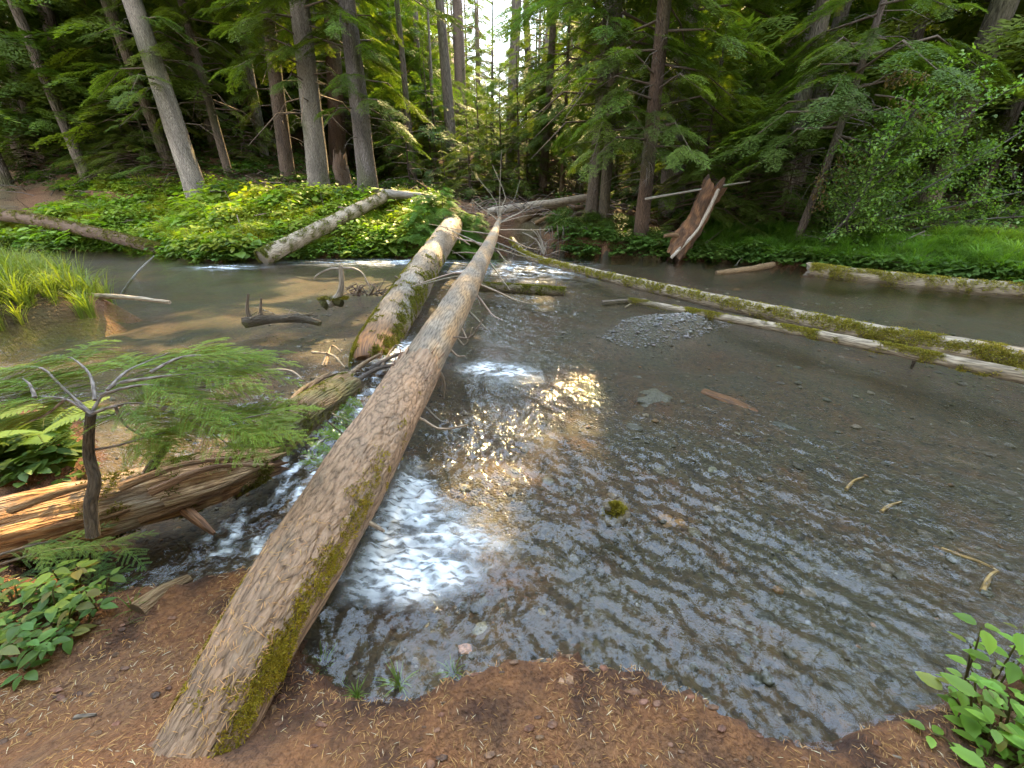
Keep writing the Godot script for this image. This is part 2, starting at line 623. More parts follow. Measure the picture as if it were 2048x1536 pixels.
func land_color(k: int, x: float, z: float, h: float) -> Color:
	if k == 0:
		var dry := lin(0.29, 0.125, 0.048)
		var damp := lin(0.085, 0.036, 0.018)
		var grey := lin(0.24, 0.14, 0.08)
		var p := na.get_noise_2d(x * 2.6, z * 2.6) + 0.5 * na.get_noise_2d(x * 7.0 + 4.0, z * 7.0)
		var edge := z - near_z(x)
		var wet := clampf(1.15 - edge * 3.6 + p * 1.1, 0.0, 1.0)      # soaked soil along the water, patchy inland
		var c := dry.lerp(grey, clampf(0.3 + p, 0.0, 1.0) * 0.6)
		return c.lerp(damp, wet)
	if k == 1:
		var olive := lin(0.058, 0.047, 0.018)
		var brown := lin(0.07, 0.041, 0.014)
		var grey2 := lin(0.16, 0.15, 0.13)
		var n := 0.5 + 0.9 * nb.get_noise_2d(x * 0.8, z * 0.8)
		var c2 := olive.lerp(brown, clampf(n, 0, 1))
		c2 = c2.lerp(lin(0.1, 0.045, 0.014), clampf(na.get_noise_2d(x * 1.7, z * 1.7 + 20.0) * 1.6 - 0.3, 0, 1) * 0.7)
		return c2.lerp(grey2, bump(x, z, 2.7, -6.5, 1.3, 0.55, -0.5) * 0.9)
	var duff := lin(0.17, 0.085, 0.04)
	var green := lin(0.04, 0.06, 0.018)
	var c3 := duff
	return c3.lerp(green, clampf(0.25 + 1.3 * nb.get_noise_2d(x * 0.4 + 3.0, z * 0.4), 0, 1) * 0.6)

# ------------------------------------------------------------------ water
func flow_along(x: float, z: float) -> Vector2:
	var f := Vector2(0.55, 0.83)
	if z < -4.0:
		f = f.lerp(Vector2(0.9, 0.35), sstep(-4.0, -9.0, z))
	if x < -0.8:
		f = f.lerp(Vector2(0.75, 0.6), sstep(-0.8, -1.4, x))
	return f.normalized()

func water_h(x: float, z: float) -> float:
	var f := flow_along(x, z)
	var s := x * f.x + z * f.y
	var t := -x * f.y + z * f.x
	var a := main_x(z)
	var calm := 0.2
	calm += 0.8 * sstep(3.2, 0.4, x + z * 0.35 + 0.4) * sstep(-3.9, -2.0, z + 0.55 * maxf(0.0, 0.8 - x))              # fast water near the camera
	calm += 0.5 * bump(x, z, 0.3, -10.5, 3.0, 3.2) + 1.0 * bump(x, z, 0.5, -7.6, 1.0, 2.2)
	calm += 0.8 * bump(x, z, a + 0.5, -2.2, 0.7, 1.0) + 0.5 * bump(x, z, a - 0.45, -2.6, 0.4, 1.6)
	calm *= 1.0 - 0.75 * bump(x, z, a + 0.36, -1.65, 0.34, 0.42)
	calm *= lerpf(1.0, 0.22, sstep(-1.9, -2.6, x) * sstep(-9.0, -7.5, z))
	calm *= lerpf(1.0, 0.45, sstep(0.0, 1.5, x - (0.54 + (z + 12.7) * 0.538)))
	var n1 := na.get_noise_2d(s * 2.1, t * 4.8 + 3.0)
	var w1 := 0.7 - sqrt(n1 * n1 + 0.004)
	var n2 := nb.get_noise_2d(s * 5.2 + 7.0, t * 11.5)
	var w2 := 0.7 - sqrt(n2 * n2 + 0.004)
	var w3 := na.get_noise_2d(s * 13.0, t * 19.0 + 11.0)
	var w4 := na.get_noise_2d(x * 2.2 + 30.0, z * 2.2)
	return water_level(x, z) + calm * (0.032 * w1 + 0.021 * w2 + 0.007 * w3 + 0.02 * w4 - 0.03)

func water() -> void:
	var xs := grid_line([[-26.0, 0.5], [-9.0, 0.16], [-3.4, 0.05], [-2.0, 0.026], [3.2, 0.026], [6.0, 0.06], [14.0, 0.25], [34.0, 0.6]])
	var zs := grid_line([[-18.0, 0.16], [-9.0, 0.08], [-4.6, 0.034], [-3.0, 0.024], [-0.9, 0.024], [-0.35, 0.05]])
	var b := Build.new()
	var nx := xs.size()
	var hs := PackedFloat32Array()
	hs.resize(nx * zs.size())
	for j in zs.size():
		for i in nx:
			hs[j * nx + i] = water_h(xs[i], zs[j])
	for j in zs.size():
		for i in nx:
			b.add(Vector3(xs[i], hs[j * nx + i], zs[j]), Color.WHITE)
			var i0 := maxi(i - 1, 0); var i1 := mini(i + 1, nx - 1)
			var j0 := maxi(j - 1, 0); var j1 := mini(j + 1, zs.size() - 1)
			b.n.append(Vector3(-(hs[j * nx + i1] - hs[j * nx + i0]) / (xs[i1] - xs[i0]), 1, -(hs[j1 * nx + i] - hs[j0 * nx + i]) / (zs[j1] - zs[j0])).normalized())
	for j in zs.size() - 1:
		for i in nx - 1:
			var q := j * nx + i
			b.tri(q, q + 1, q + nx)
			b.tri(q + 1, q + nx + 1, q + nx)
	ground_piece("water", b, M.water)

# Foam: a bubbly sheet a few millimetres over the water; mask(x, z) in 0..1 says how much of it there is.
func foam_sheet(label: String, x0: float, x1: float, z0: float, z1: float, step: float, lift: float, mask: Callable) -> void:
	var b := Build.new()
	var nx := int((x1 - x0) / step) + 1
	var nz := int((z1 - z0) / step) + 1
	var ids := PackedInt32Array()
	ids.resize(nx * nz)
	ids.fill(-1)
	var ms := PackedFloat32Array()
	ms.resize(nx * nz)
	for j in nz:
		for i in nx:
			var x := x0 + i * step
			var z := z0 + j * step
			ms[j * nx + i] = clampf(mask.call(x, z), 0.0, 1.0)
	for j in nz - 1:
		for i in nx - 1:
			var c := [j * nx + i, j * nx + i + 1, (j + 1) * nx + i + 1, (j + 1) * nx + i]
			if ms[c[0]] + ms[c[1]] + ms[c[2]] + ms[c[3]] < 0.02:
				continue
			for e in c:
				if ids[e] < 0:
					var x: float = x0 + (e % nx) * step
					var z: float = z0 + (e / nx) * step
					var m := ms[e]
					var up := lift * m * (0.5 + na.get_noise_2d(x * 6.0, z * 8.0) * 1.3 + 0.5 * na.get_noise_2d(x * 17.0, z * 22.0))
					ids[e] = b.add(Vector3(x, water_h(x, z) + 0.004 + up, z), Color(1, 1, 1, m), Vector2(x, z))
			b.tri(ids[c[0]], ids[c[1]], ids[c[3]])
			b.tri(ids[c[1]], ids[c[2]], ids[c[3]])
	if b.v.size() < 9:
		return
	ground_piece("foam", b, M.foam, "stuff", label, "foam")

func foam() -> void:
	foam_sheet("white churning foam where water drops from under the bridging log", -1.0, 0.9, -2.9, -1.1, 0.014, 0.022, func(x, z):
		var a := main_x(z)
		var d: float = x - a - 0.14
		var run: float = 0.75 * exp(-pow((z + 1.62) / 0.42, 2.0)) + 0.12
		var m: float = sstep(-0.1, 0.03, d) * sstep(run, run * 0.25, d) * sstep(-2.5, -2.15, z) * sstep(-1.22, -1.42, z)
		var st := nb.get_noise_2d(x * 1.6, z * 5.0) * 0.7 + na.get_noise_2d(x * 5.0, z * 9.0) * 0.45
		return m * (1.0 + 1.2 * st))
	foam_sheet("white pool of bubbles below the sunken log", -1.6, 0.35, -5.2, -3.5, 0.025, 0.02, func(x, z):
		var st := nb.get_noise_2d(x * 2.0, z * 6.0) + na.get_noise_2d(x * 7.0, z * 11.0) * 0.8
		return (1.25 * bump(x, z, -1.25, -4.5, 0.3, 0.34) + 0.9 * bump(x, z, -0.15, -4.15, 0.36, 0.2, 0.3)) * (0.95 + st))
	foam_sheet("thin white riffle along the far bank grasses", -9.0, -0.6, -13.2, -10.2, 0.06, 0.02, func(x, z):
		var st := nb.get_noise_2d(x * 1.2, z * 4.5) + na.get_noise_2d(x * 4.0, z * 8.0) * 0.8
		return (0.75 * bump(x, z, -3.2, -11.9, 2.0, 0.55) + 0.9 * bump(x, z, -7.6, -10.9, 0.7, 0.35) + 0.7 * bump(x, z, -1.2, -10.4, 0.5, 0.6)) * (0.55 + 1.3 * st))
	foam_sheet("foam streaks in the narrow channel beside the rotten log", -1.75, -0.95, -4.0, -1.5, 0.018, 0.012, func(x, z):
		var st := nb.get_noise_2d(x * 8.0, z * 3.0) + na.get_noise_2d(x * 16.0, z * 9.0) * 0.8
		return clampf(st - 0.12, 0, 1) * 1.3 * sstep(-1.75, -1.55, x) * sstep(-4.0, -3.6, z))
	foam_sheet("pale riffle between the long mossy log and the dead branches", -0.8, 2.6, -13.0, -8.8, 0.05, 0.015, func(x, z):
		var st := nb.get_noise_2d(x * 1.5, z * 5.0) + na.get_noise_2d(x * 5.0, z * 10.0) * 0.8
		return bump(x, z, 0.4, -11.0, 1.3, 1.2) * (0.1 + 1.4 * st))

# ------------------------------------------------------------------ leaves, needles, blades
func needle(b: Build, p: Vector3, d: Vector3, w: Vector3, col: Color) -> void:   # one flat needle: a narrow triangle pair
	var m := p + d * 0.55
	var i := b.add(p - w * 0.35, col)
	b.add(m + w, col); b.add(p + d, col); b.add(m - w, col)
	b.quad(i, i + 1, i + 2, i + 3)

# A flat, drooping hemlock branch 1 long, along +x: side twigs both ways, each a comb of small needle tufts.
func make_spray(seedn: int, twigs: int, per: int, tuft: float, wood := true, gap := 0.0) -> ArrayMesh:
	rng.seed = seedn
	var b := Build.new()
	var brown := lin(0.5, 0.36, 0.26)
	var droop := rr(0.12, 0.22)
	var spine := func(x: float) -> Vector3: return Vector3(x, 0.05 * sin(x * 2.6) - droop * x * x, 0.03 * sin(x * 5.0 + seedn))
	if wood:
		var pts := []
		var rads := []
		for i in 6:
			pts.append(spine.call(i / 5.0))
			rads.append(lerpf(0.009, 0.0025, i / 5.0))
		tube(b, pts, rads, 3, brown)
	for i in twigs:
		var x := 0.12 + 0.88 * (float(i) + rr(-0.3, 0.3)) / twigs
		x = clampf(x, 0.08, 1.0)
		if rng.randf() < gap:
			continue
		var s := 1.0 if i % 2 == 0 else -1.0
		var length := (0.10 + 0.36 * pow(maxf(0.0, 1.0 - x), 0.75)) * rr(0.65, 1.15) * sstep(0.0, 0.3, x + 0.12)
		var dir := Vector3(rr(0.55, 0.8), rr(-0.12, 0.06), s * rr(0.6, 0.95)).normalized()
		var root: Vector3 = spine.call(x)
		var n := maxi(2, int(per * length / 0.36))
		for k in n:
			var f := (float(k) + 0.5) / n
			var p := root + dir * length * f + Vector3(0, -0.28 * length * f * f, 0)
			for e in 2:
				var o := 1.0 if e == 0 else -1.0
				var d := (dir * rr(0.5, 1.0) + dir.cross(Vector3.UP) * o * rr(0.5, 1.0) + Vector3(0, rr(-0.3, 0.3), 0)).normalized()
				var len2 := tuft * rr(0.7, 1.3) * lerpf(1.1, 0.7, f)
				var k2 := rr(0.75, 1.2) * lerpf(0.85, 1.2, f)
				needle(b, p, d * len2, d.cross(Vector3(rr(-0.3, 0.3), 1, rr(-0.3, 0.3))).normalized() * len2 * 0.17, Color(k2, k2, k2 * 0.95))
	return b.mesh()

func make_fine_spray(seedn: int) -> ArrayMesh:   # for plants near the camera: single needles in two ranks on each twig
	rng.seed = seedn
	var b := Build.new()
	var brown := lin(1.1, 0.6, 0.5)
	var stems := []
	var spine := func(x: float) -> Vector3: return Vector3(x, 0.04 * sin(x * 3.0) - 0.12 * x * x, 0.02 * sin(x * 6.0 + seedn))
	stems.append([Vector3.ZERO, Vector3(1, 0, 0), 1.0, true])
	for i in 11:
		var x := 0.1 + 0.84 * i / 11.0 + rr(-0.02, 0.02)
		var s := 1.0 if i % 2 == 0 else -1.0
		stems.append([spine.call(x), Vector3(rr(0.6, 0.8), rr(-0.1, 0.06), s * rr(0.55, 0.8)).normalized(), (0.1 + 0.4 * (1.0 - x)) * rr(0.7, 1.1), false])
	for st in stems:
		var n := int(st[2] * 40.0) + 3
		var last: Vector3 = st[0]
		for k in n:
			var f := (float(k) + 0.5) / n
			var p: Vector3 = spine.call(f) if st[3] else st[0] + st[1] * st[2] * f + Vector3(0, -0.18 * st[2] * f * f, 0)
			var dir: Vector3 = st[1]
			for e in 2:
				var o := 1.0 if e == 0 else -1.0
				var d := (dir * rr(0.35, 0.7) + dir.cross(Vector3.UP) * o + Vector3(0, rr(-0.05, 0.25), 0)).normalized() * rr(0.034, 0.05) * lerpf(1.0, 0.65, f)
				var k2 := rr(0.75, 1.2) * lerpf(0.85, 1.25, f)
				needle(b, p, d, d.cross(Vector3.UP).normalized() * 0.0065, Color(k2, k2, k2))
		var tw := [st[0], (st[0] + (spine.call(1.0) if st[3] else st[0] + st[1] * st[2])) * 0.5, spine.call(1.0) if st[3] else st[0] + st[1] * st[2] + Vector3(0, -0.18 * st[2], 0)]
		tube(b, tw, [0.005, 0.0035, 0.0015], 3, brown)
	return b.mesh()

func make_tuft(seedn: int, blades: int, spread: float, bend: float, width: float) -> ArrayMesh:   # grass, about 1 tall
	rng.seed = seedn
	var b := Build.new()
	for i in blades:
		var az := rr(0, TAU)
		var out := Vector3(cos(az), 0, sin(az))
		var h := rr(0.55, 1.05)
		var r0 := rr(0.0, 0.12)
		var lean := rr(0.3, 1.0) * spread
		var kb := rr(0.4, 1.0) * bend
		var side := out.cross(Vector3.UP)
		var k := rr(0.7, 1.25)
		var prev := -1
		for s in 5:
			var f := s / 4.0
			var p := out * (r0 + lean * f * f * h) + Vector3(0, h * (f - kb * f * f * f), 0)
			var w := side * width * (1.0 - 0.92 * f * f) * 0.5
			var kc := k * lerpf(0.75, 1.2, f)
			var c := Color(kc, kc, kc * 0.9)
			var q := b.add(p - w, c)
			b.add(p + w, c)
			if prev >= 0:
				b.quad(prev, prev + 1, q + 1, q)
			prev = q
	return b.mesh()

func leaf_into(b: Build, root: Vector3, dir: Vector3, up: Vector3, length: float, width: float, col: Color, fold := 0.25, curl := 0.25, rows := 5, toothed := 0.0) -> void:
	var x := dir.normalized()
	var z := x.cross(up).normalized()
	var y := z.cross(x).normalized()
	var prev := -1
	for i in rows + 1:
		var f := float(i) / rows
		var w := width * 0.5 * pow(sin(PI * pow(f, 0.8)), 0.85) if i < rows and i > 0 else 0.0
		if toothed > 0.0 and i % 2 == 1:
			w *= 1.0 + toothed
		var mid := root + x * length * f - y * curl * length * f * f
		var lift := y * fold * w
		var kc := 0.92 + 0.16 * f
		var q := b.add(mid - z * w + lift, tint(col, kc * 1.06))
		b.add(mid, tint(col, kc * 0.9))
		b.add(mid + z * w + lift, tint(col, kc))
		if prev >= 0:
			b.quad(prev, q, q + 1, prev + 1)
			b.quad(prev + 1, q + 1, q + 2, prev + 2)
		prev = q

func make_leaf() -> ArrayMesh:    # one small leaf, 1 long along +x
	var b := Build.new()
	leaf_into(b, Vector3.ZERO, Vector3(1, 0, 0), Vector3.UP, 1.0, 0.62, Color(1, 1, 1), 0.2, 0.2, 3)
	return b.mesh()

func make_leaf_clump(seedn: int, n: int, size: float) -> ArrayMesh:   # a low leafy plant about 1 wide
	rng.seed = seedn
	var b := Build.new()
	for i in n:
		var az := rr(0, TAU)
		var r := sqrt(rng.randf()) * 0.5
		var p := Vector3(cos(az) * r, rr(0.15, 0.75) * (1.0 - r * 0.8), sin(az) * r)
		var d := Vector3(cos(az + rr(-0.8, 0.8)), rr(-0.4, 0.3), sin(az + rr(-0.8, 0.8)))
		var k := rr(0.65, 1.3)
		leaf_into(b, p, d, (Vector3.UP + Vector3(rr(-0.4, 0.4), 0, rr(-0.4, 0.4))).normalized(), size * rr(0.6, 1.2), size * rr(0.5, 0.8), Color(k, k, k * 0.95), 0.2, 0.2, 3)
	return b.mesh()

func make_moss(seedn: int) -> ArrayMesh:   # a cushion of moss about 1 wide
	rng.seed = seedn
	var b := Build.new()
	for i in 12:
		var az := rr(0, TAU)
		var r := sqrt(rng.randf()) * 0.5
		var p := Vector3(cos(az) * r, -0.06, sin(az) * r)
		var d := Vector3(cos(az) * r * 1.2 + rr(-0.25, 0.25), rr(0.25, 0.5), sin(az) * r * 1.2 + rr(-0.25, 0.25))
		var k := rr(0.55, 1.35)
		needle(b, p, d, d.cross(Vector3(rr(-1, 1), 0.3, rr(-1, 1))).normalized() * 0.1, Color(k, k, k * 0.8))
	return b.mesh()

func make_sliver() -> ArrayMesh:    # a dead conifer needle, 1 long
	var b := Build.new()
	var c := Color.WHITE
	for i in 3:
		var x := i * 0.5 - 0.5
		var y := 0.06 * (1.0 - pow(x * 2.0, 2.0))
		var w := 0.045 if i == 1 else 0.02
		b.add(Vector3(x, y, -w), c); b.add(Vector3(x, y + 0.05, 0), c); b.add(Vector3(x, y, w), c)
	for i in 2:
		var q := i * 3
		b.quad(q, q + 3, q + 4, q + 1)
		b.quad(q + 1, q + 4, q + 5, q + 2)
	return b.mesh()

func make_stone(seedn: int, detail := 2) -> ArrayMesh:    # an uneven rounded stone, about 1 wide
	var b := Build.new()
	var rows := 4 + detail * 2
	var cols := 6 + detail * 4
	for j in rows + 1:
		for i in cols + 1:
			var th := PI * j / rows
			var ph := TAU * (i % cols) / cols
			var d := Vector3(sin(th) * cos(ph), cos(th), sin(th) * sin(ph))
			var r := 0.5 * (1.0 + 0.35 * na.get_noise_3d(d.x * 0.9 + seedn * 3.7, d.y * 0.9, d.z * 0.9) * 2.0 + 0.08 * na.get_noise_3d(d.x * 3 + seedn, d.y * 3, d.z * 3))
			var p := d * r * Vector3(1, 0.55, 0.8)
			b.add(p, Color.WHITE)
			if i == cols:
				b.weld.append([b.v.size() - 1 - cols, b.v.size() - 1])
	for j in rows:
		for i in cols:
			var q := j * (cols + 1) + i
			b.quad(q, q + 1, q + cols + 2, q + cols + 1)
	return b.mesh()

func make_shapes() -> void:
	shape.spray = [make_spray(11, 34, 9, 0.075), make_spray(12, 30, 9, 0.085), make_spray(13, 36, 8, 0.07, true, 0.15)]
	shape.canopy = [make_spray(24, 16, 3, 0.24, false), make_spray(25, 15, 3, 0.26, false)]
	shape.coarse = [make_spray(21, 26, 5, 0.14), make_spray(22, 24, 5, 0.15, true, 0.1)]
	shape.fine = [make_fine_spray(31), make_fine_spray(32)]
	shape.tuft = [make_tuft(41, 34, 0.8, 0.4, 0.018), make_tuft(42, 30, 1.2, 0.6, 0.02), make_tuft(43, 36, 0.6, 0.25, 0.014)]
	shape.leaf = make_leaf()
	shape.clump = [make_leaf_clump(51, 40, 0.26), make_leaf_clump(52, 60, 0.17), make_leaf_clump(53, 30, 0.34)]
	shape.moss = [make_moss(61), make_moss(62)]
	shape.sliver = make_sliver()
	shape.stone = [make_stone(1), make_stone(2), make_stone(3), make_stone(4), make_stone(5)]
	shape.pebble = [make_stone(7, 0), make_stone(8, 0)]

func in_sun_gap(p: Vector3, margin := 0.0) -> bool:   # boughs are left out here to let sun reach chosen spots
	for s in gaps:
		var d: Vector3 = p - s[0]
		var k := d.dot(sun_dir)
		if k > s[2] and (d - sun_dir * k).length() < s[1] + margin:
			return true
	return false

# ------------------------------------------------------------------ logs
var log_lines := {}

func log_point(line: Array, t: float) -> Array:      # [point, radius, direction] at 0..1 along a resampled line
	var pts: Array = line[0]
	var f := clampf(t, 0.0, 1.0) * (pts.size() - 1)
	var k := mini(int(f), pts.size() - 2)
	var p: Vector3 = pts[k].lerp(pts[k + 1], f - k)
	return [p, lerpf(line[1][k], line[1][k + 1], f - k), (pts[k + 1] - pts[k]).normalized()]

func log_surface(line: Array, t: float, angle: float) -> Array:   # [point, normal, direction]; angle 0 = up, + towards the direction's right side
	var q := log_point(line, t)
	var d: Vector3 = q[2]
	var side := d.cross(Vector3.UP).normalized()
	var up := side.cross(d).normalized()
	var n := up * cos(angle) + side * sin(angle)
	return [q[0] + n * q[1], n, d]

func moss_on(owner: Node3D, line: Array, count: int, size: float, col: Color, mask: Callable) -> void:
	var where := []
	var cols := []
	var tries := 0
	while where.size() < count and tries < count * 12:
		tries += 1
		var t := rng.randf()
		var a := rr(-PI, PI)
		var q := log_surface(line, t, a)
		var p: Vector3 = q[0]
		var m: float = mask.call(t, a) + 0.55 * na.get_noise_3d(p.x * 3.0, p.y * 3.0, p.z * 3.0) + 0.3 * na.get_noise_3d(p.x * 11.0, p.y * 11.0, p.z * 11.0)
		if rng.randf() > m * 1.6:
			continue
		var n: Vector3 = q[1]
		var s := size * rr(0.6, 1.3)
		var tr := frame((q[2] as Vector3).rotated(n, rr(0, TAU)), n, s, p - n * s * 0.05)
		where.append(tr)
		cols.append(vary(col, 0.35))
	if where.size() > 0:
		joined(owner, "moss", shape.moss, M.moss, where, cols)

func stick(owner: Node3D, called: String, pts: Array, r0: float, r1: float, col: Color, m: Material = null, rows := 8, sides := 6) -> MeshInstance3D:
	var rads := []
	for i in pts.size():
		rads.append(lerpf(r0, r1, float(i) / (pts.size() - 1)))
	var sp := spline(pts, rads, rows)
	var b := Build.new()
	tube(b, sp[0], sp[1], sides, col, {"rough": 0.12, "freq": 14.0, "caps": 3, "cap_color": tint(col, 1.3), "seed": pts[0].x * 7.0})
	return solid(owner, called, b, m if m != null else M.twig)

func lone_stick(called: String, label: String, category: String, pts: Array, r0: float, r1: float, col: Color, group := "", m: Material = null) -> MeshInstance3D:
	var rads := []
	for i in pts.size():
		rads.append(lerpf(r0, r1, float(i) / (pts.size() - 1)))
	var sp := spline(pts, rads, 10)
	var b := Build.new()
	tube(b, sp[0], sp[1], 7, col, {"rough": 0.15, "freq": 12.0, "caps": 3, "cap_color": tint(col, 1.3), "seed": pts[0].z * 5.0})
	return single(called, label, category, b, pts[0], m if m != null else M.twig, group)

func log_body(line: Array, sides: int, col: Color, o: Dictionary) -> Build:
	var b := Build.new()
	tube(b, line[0], line[1], sides, col, o)
	return b

func bridging_log() -> void:
	rng.seed = 101
	var a := Vector3(-0.907, 0.33, -0.93)
	var e := Vector3(-0.427, 1.2, -15.4)
	var d := (e - a).normalized()
	var pts := [a - d * 0.62 + Vector3(-0.08, -0.14, 0.0), a - d * 0.25 + Vector3(-0.015, -0.05, 0.0), a]
	var rads := [0.115, 0.13, 0.145]
	for k in [[0.028, 0.175], [0.07, 0.19], [0.16, 0.19], [0.3, 0.195], [0.45, 0.17], [0.6, 0.15], [0.75, 0.12], [0.88, 0.09], [1.0, 0.055]]:
		pts.append(a.lerp(e, k[0]) + Vector3(0.12 * sin(k[0] * 3.1), 0, 0))
		rads.append(k[1])
	var line := spline(pts, rads, 190)
	log_lines.main = line
	var o := thing("fallen_log", "long fallen conifer log bridging the stream from the needle-covered bank to the far side", "log", pts[0])
	var bark := lin(0.36, 0.235, 0.15)
	var grey := lin(0.3, 0.235, 0.17)
	var paint := func(p: Vector3, up: float, along: float, _c: Color) -> Color:
		var n := na.get_noise_3d(p.x * 5, p.y * 5, p.z * 3)
		var c := bark.lerp(lin(0.42, 0.26, 0.155), clampf(0.5 + n, 0, 1))
		return c.lerp(lin(0.22, 0.17, 0.125), clampf(n * 1.2, 0, 0.6))
	# the barked butt, and the bare upper stem
	var cut := int(t_at_z(line, -2.95) * 189.0)
	var b1 := Build.new()
	tube(b1, line[0].slice(0, cut + 1), line[1].slice(0, cut + 1), 72, bark, {"rough": 0.03, "freq": 8.0, "stretch": 0.1, "furrow": [17, 0.05], "paint": paint, "caps": 3, "cap_color": lin(0.3, 0.17, 0.1), "splinter": 1.1})
	solid(o, "bark", b1, M.bark_log, "furrowed brown bark on the butt end")
	var bare_r := []
	for r in line[1]:
		bare_r.append(r * 0.93)
	var paint2 := func(p: Vector3, up: float, along: float, _c: Color) -> Color:
		var n := na.get_noise_3d(p.x * 4, p.y * 4, p.z * 1.2)
		var c := grey.lerp(lin(0.4, 0.25, 0.125), clampf(0.45 + n * 1.5, 0, 1))
		return c.lerp(lin(0.15, 0.115, 0.085), clampf(na.get_noise_3d(p.x * 3 + 8.0, p.y * 3, p.z * 0.8) * 1.5, 0, 0.7))
	var b2 := Build.new()
	tube(b2, line[0].slice(cut - 3), bare_r.slice(cut - 3), 28, grey, {"rough": 0.04, "freq": 7.0, "furrow": [16, 0.025], "paint": paint2, "caps": 2})
	solid(o, "stem", b2, M.bare, "weathered bare wood of the upper stem")
	# moss along both flanks of the butt
	moss_on(o, line, 3800, 0.02, lin(0.36, 0.26, 0.025), func(t, ang):
		var right: float = exp(-pow((ang - 1.2) / 0.42, 2.0)) * sstep(0.5, 0.3, t) * 0.75
		right += exp(-pow((ang - 1.0) / 0.3, 2.0)) * sstep(0.2, 0.12, t) * 0.3
		right *= sstep(0.03, 0.055, t)
		var left: float = exp(-pow((ang + 1.5) / 0.35, 2.0)) * sstep(0.42, 0.25, t) * 0.8
		return right + left * sstep(0.04, 0.08, t) - 0.25 * sstep(0.3, 0.6, t) - 0.3)
	# torn strips of bark where the bark ends
	for i in 7:
		var t := float(cut) / 190.0 + rr(-0.015, 0.012)
		var q := log_surface(line, t, rr(-1.4, 2.0))
		var n: Vector3 = q[1]
		var p: Vector3 = q[0]
		stick(o, "bark_strip", [p, p + q[2] * rr(0.03, 0.09) + n * rr(0.005, 0.02), p + q[2] * rr(0.08, 0.16) + n * rr(0.01, 0.05)], rr(0.005, 0.01), 0.002, vary(lin(0.2, 0.09, 0.045), 0.3), M.bare, 4, 5)
	# branches: photograph pixels from the stem outwards, and how much nearer (+) or farther (-) the tip is
	var list := [
		[[965, 575], [1030, 600], [1065, 608], 0.9, 0.016], [[958, 585], [985, 630], [1005, 640], 0.5, 0.014], [[940, 620], [965, 650], [975, 660], 0.5, 0.014],
		[[985, 520], [1005, 560], [1020, 580], 0.6, 0.014], [[988, 500], [1040, 512], [1086, 520], 0.0, 0.016], [[992, 485], [1050, 510], [1075, 520], 0.3, 0.012],
		[[995, 470], [1055, 495], [1085, 500], -0.6, 0.014], [[996, 462], [1060, 460], [1100, 458], -0.8, 0.012], [[985, 505], [940, 478], [880, 452], 0.4, 0.018],
		[[978, 492], [920, 478], [890, 462], 0.3, 0.016], [[988, 470], [930, 462], [858, 448], 0.2, 0.014], [[975, 515], [930, 505], [905, 506], 0.6, 0.014],
		[[950, 545], [900, 548], [825, 572], 0.7, 0.018], [[945, 548], [880, 560], [820, 575], 0.5, 0.014], [[925, 590], [895, 615], [870, 640], 0.6, 0.011],
		[[905, 640], [925, 660], [935, 680], 0.3, 0.016], [[1000, 450], [1040, 425], [1080, 395], -1.0, 0.012], [[1003, 440], [1010, 390], [985, 330], -1.2, 0.012],
		[[1003, 442], [990, 400], [955, 355], -1.0, 0.012], [[1005, 436], [1030, 395], [1040, 360], -1.4, 0.010], [[1003, 444], [975, 425], [945, 400], -0.8, 0.011],
		[[1001, 448], [1050, 432], [1095, 425], -0.8, 0.011], [[1002, 446], [1060, 418], [1110, 380], -1.2, 0.012], [[1004, 440], [1000, 370], [1003, 300], -1.0, 0.010],
		[[980, 508], [960, 530], [920, 545], 0.8, 0.010], [[990, 492], [1010, 520], [1040, 545], 1.0, 0.011], [[965, 560], [955, 590], [960, 610], 0.5, 0.012],
		[[890, 735], [888, 760], [888, 795], 0.02, 0.022], [[893, 690], [915, 712], [930, 712], 0.15, 0.012], [[850, 845], [880, 858], [935, 850], 0.2, 0.008],
		[[865, 815], [875, 838], [890, 845], 0.1, 0.010], [[900, 660], [930, 690], [945, 655], 0.2, 0.006], [[895, 690], [940, 675], [965, 640], 0.2, 0.006],
		[[745, 1050], [760, 1058], [768, 1062], 0.05, 0.012]]
	for s in list:
		var p0: Vector3 = nearest_on(line, s[0][0], s[0][1])
		var z0 := p0.z
		var p1 := at_z(s[1][0], s[1][1], z0 + s[3] * 0.5)
		var p2 := at_z(s[2][0], s[2][1], z0 + s[3])
		var pp := [p0, p0.lerp(p1, 0.6) + Vector3(0, 0.01, 0), p1, p2]
		var st := stick(o, "branch", pp, s[4] * 1.5, 0.006, vary(lin(0.36, 0.29, 0.22), 0.3), M.twig, 9, 5)
		if s[4] > 0.0105 and s[0][1] < 640:
			for k in 2:
				var f := rr(0.35, 0.85)
				var q: Vector3 = p1.lerp(p2, f)
				var off := Vector3(rr(-0.25, 0.25), rr(-0.18, 0.18), rr(-0.2, 0.2))
				stick(st, "twig", [q, q + off * 0.6 + Vector3(0, 0.02, 0), q + off], s[4] * 0.35, 0.002, lin(0.28, 0.23, 0.19), M.twig, 4, 4)

func t_at_z(line: Array, z: float) -> float:
	for i in line[0].size():
		if line[0][i].z < z:
			return float(i) / (line[0].size() - 1)
	return 1.0

func nearest_on(line: Array, px: float, py: float) -> Vector3:   # the axis point of a log that shows closest to a pixel
	var d := ray(px, py).normalized()
	var best := INF
	var out := Vector3.ZERO
	for p in line[0]:
		var v: Vector3 = p - EYE
		var dist := (v - d * v.dot(d)).length() / v.length()
		if dist < best:
			best = dist
			out = p
	return out

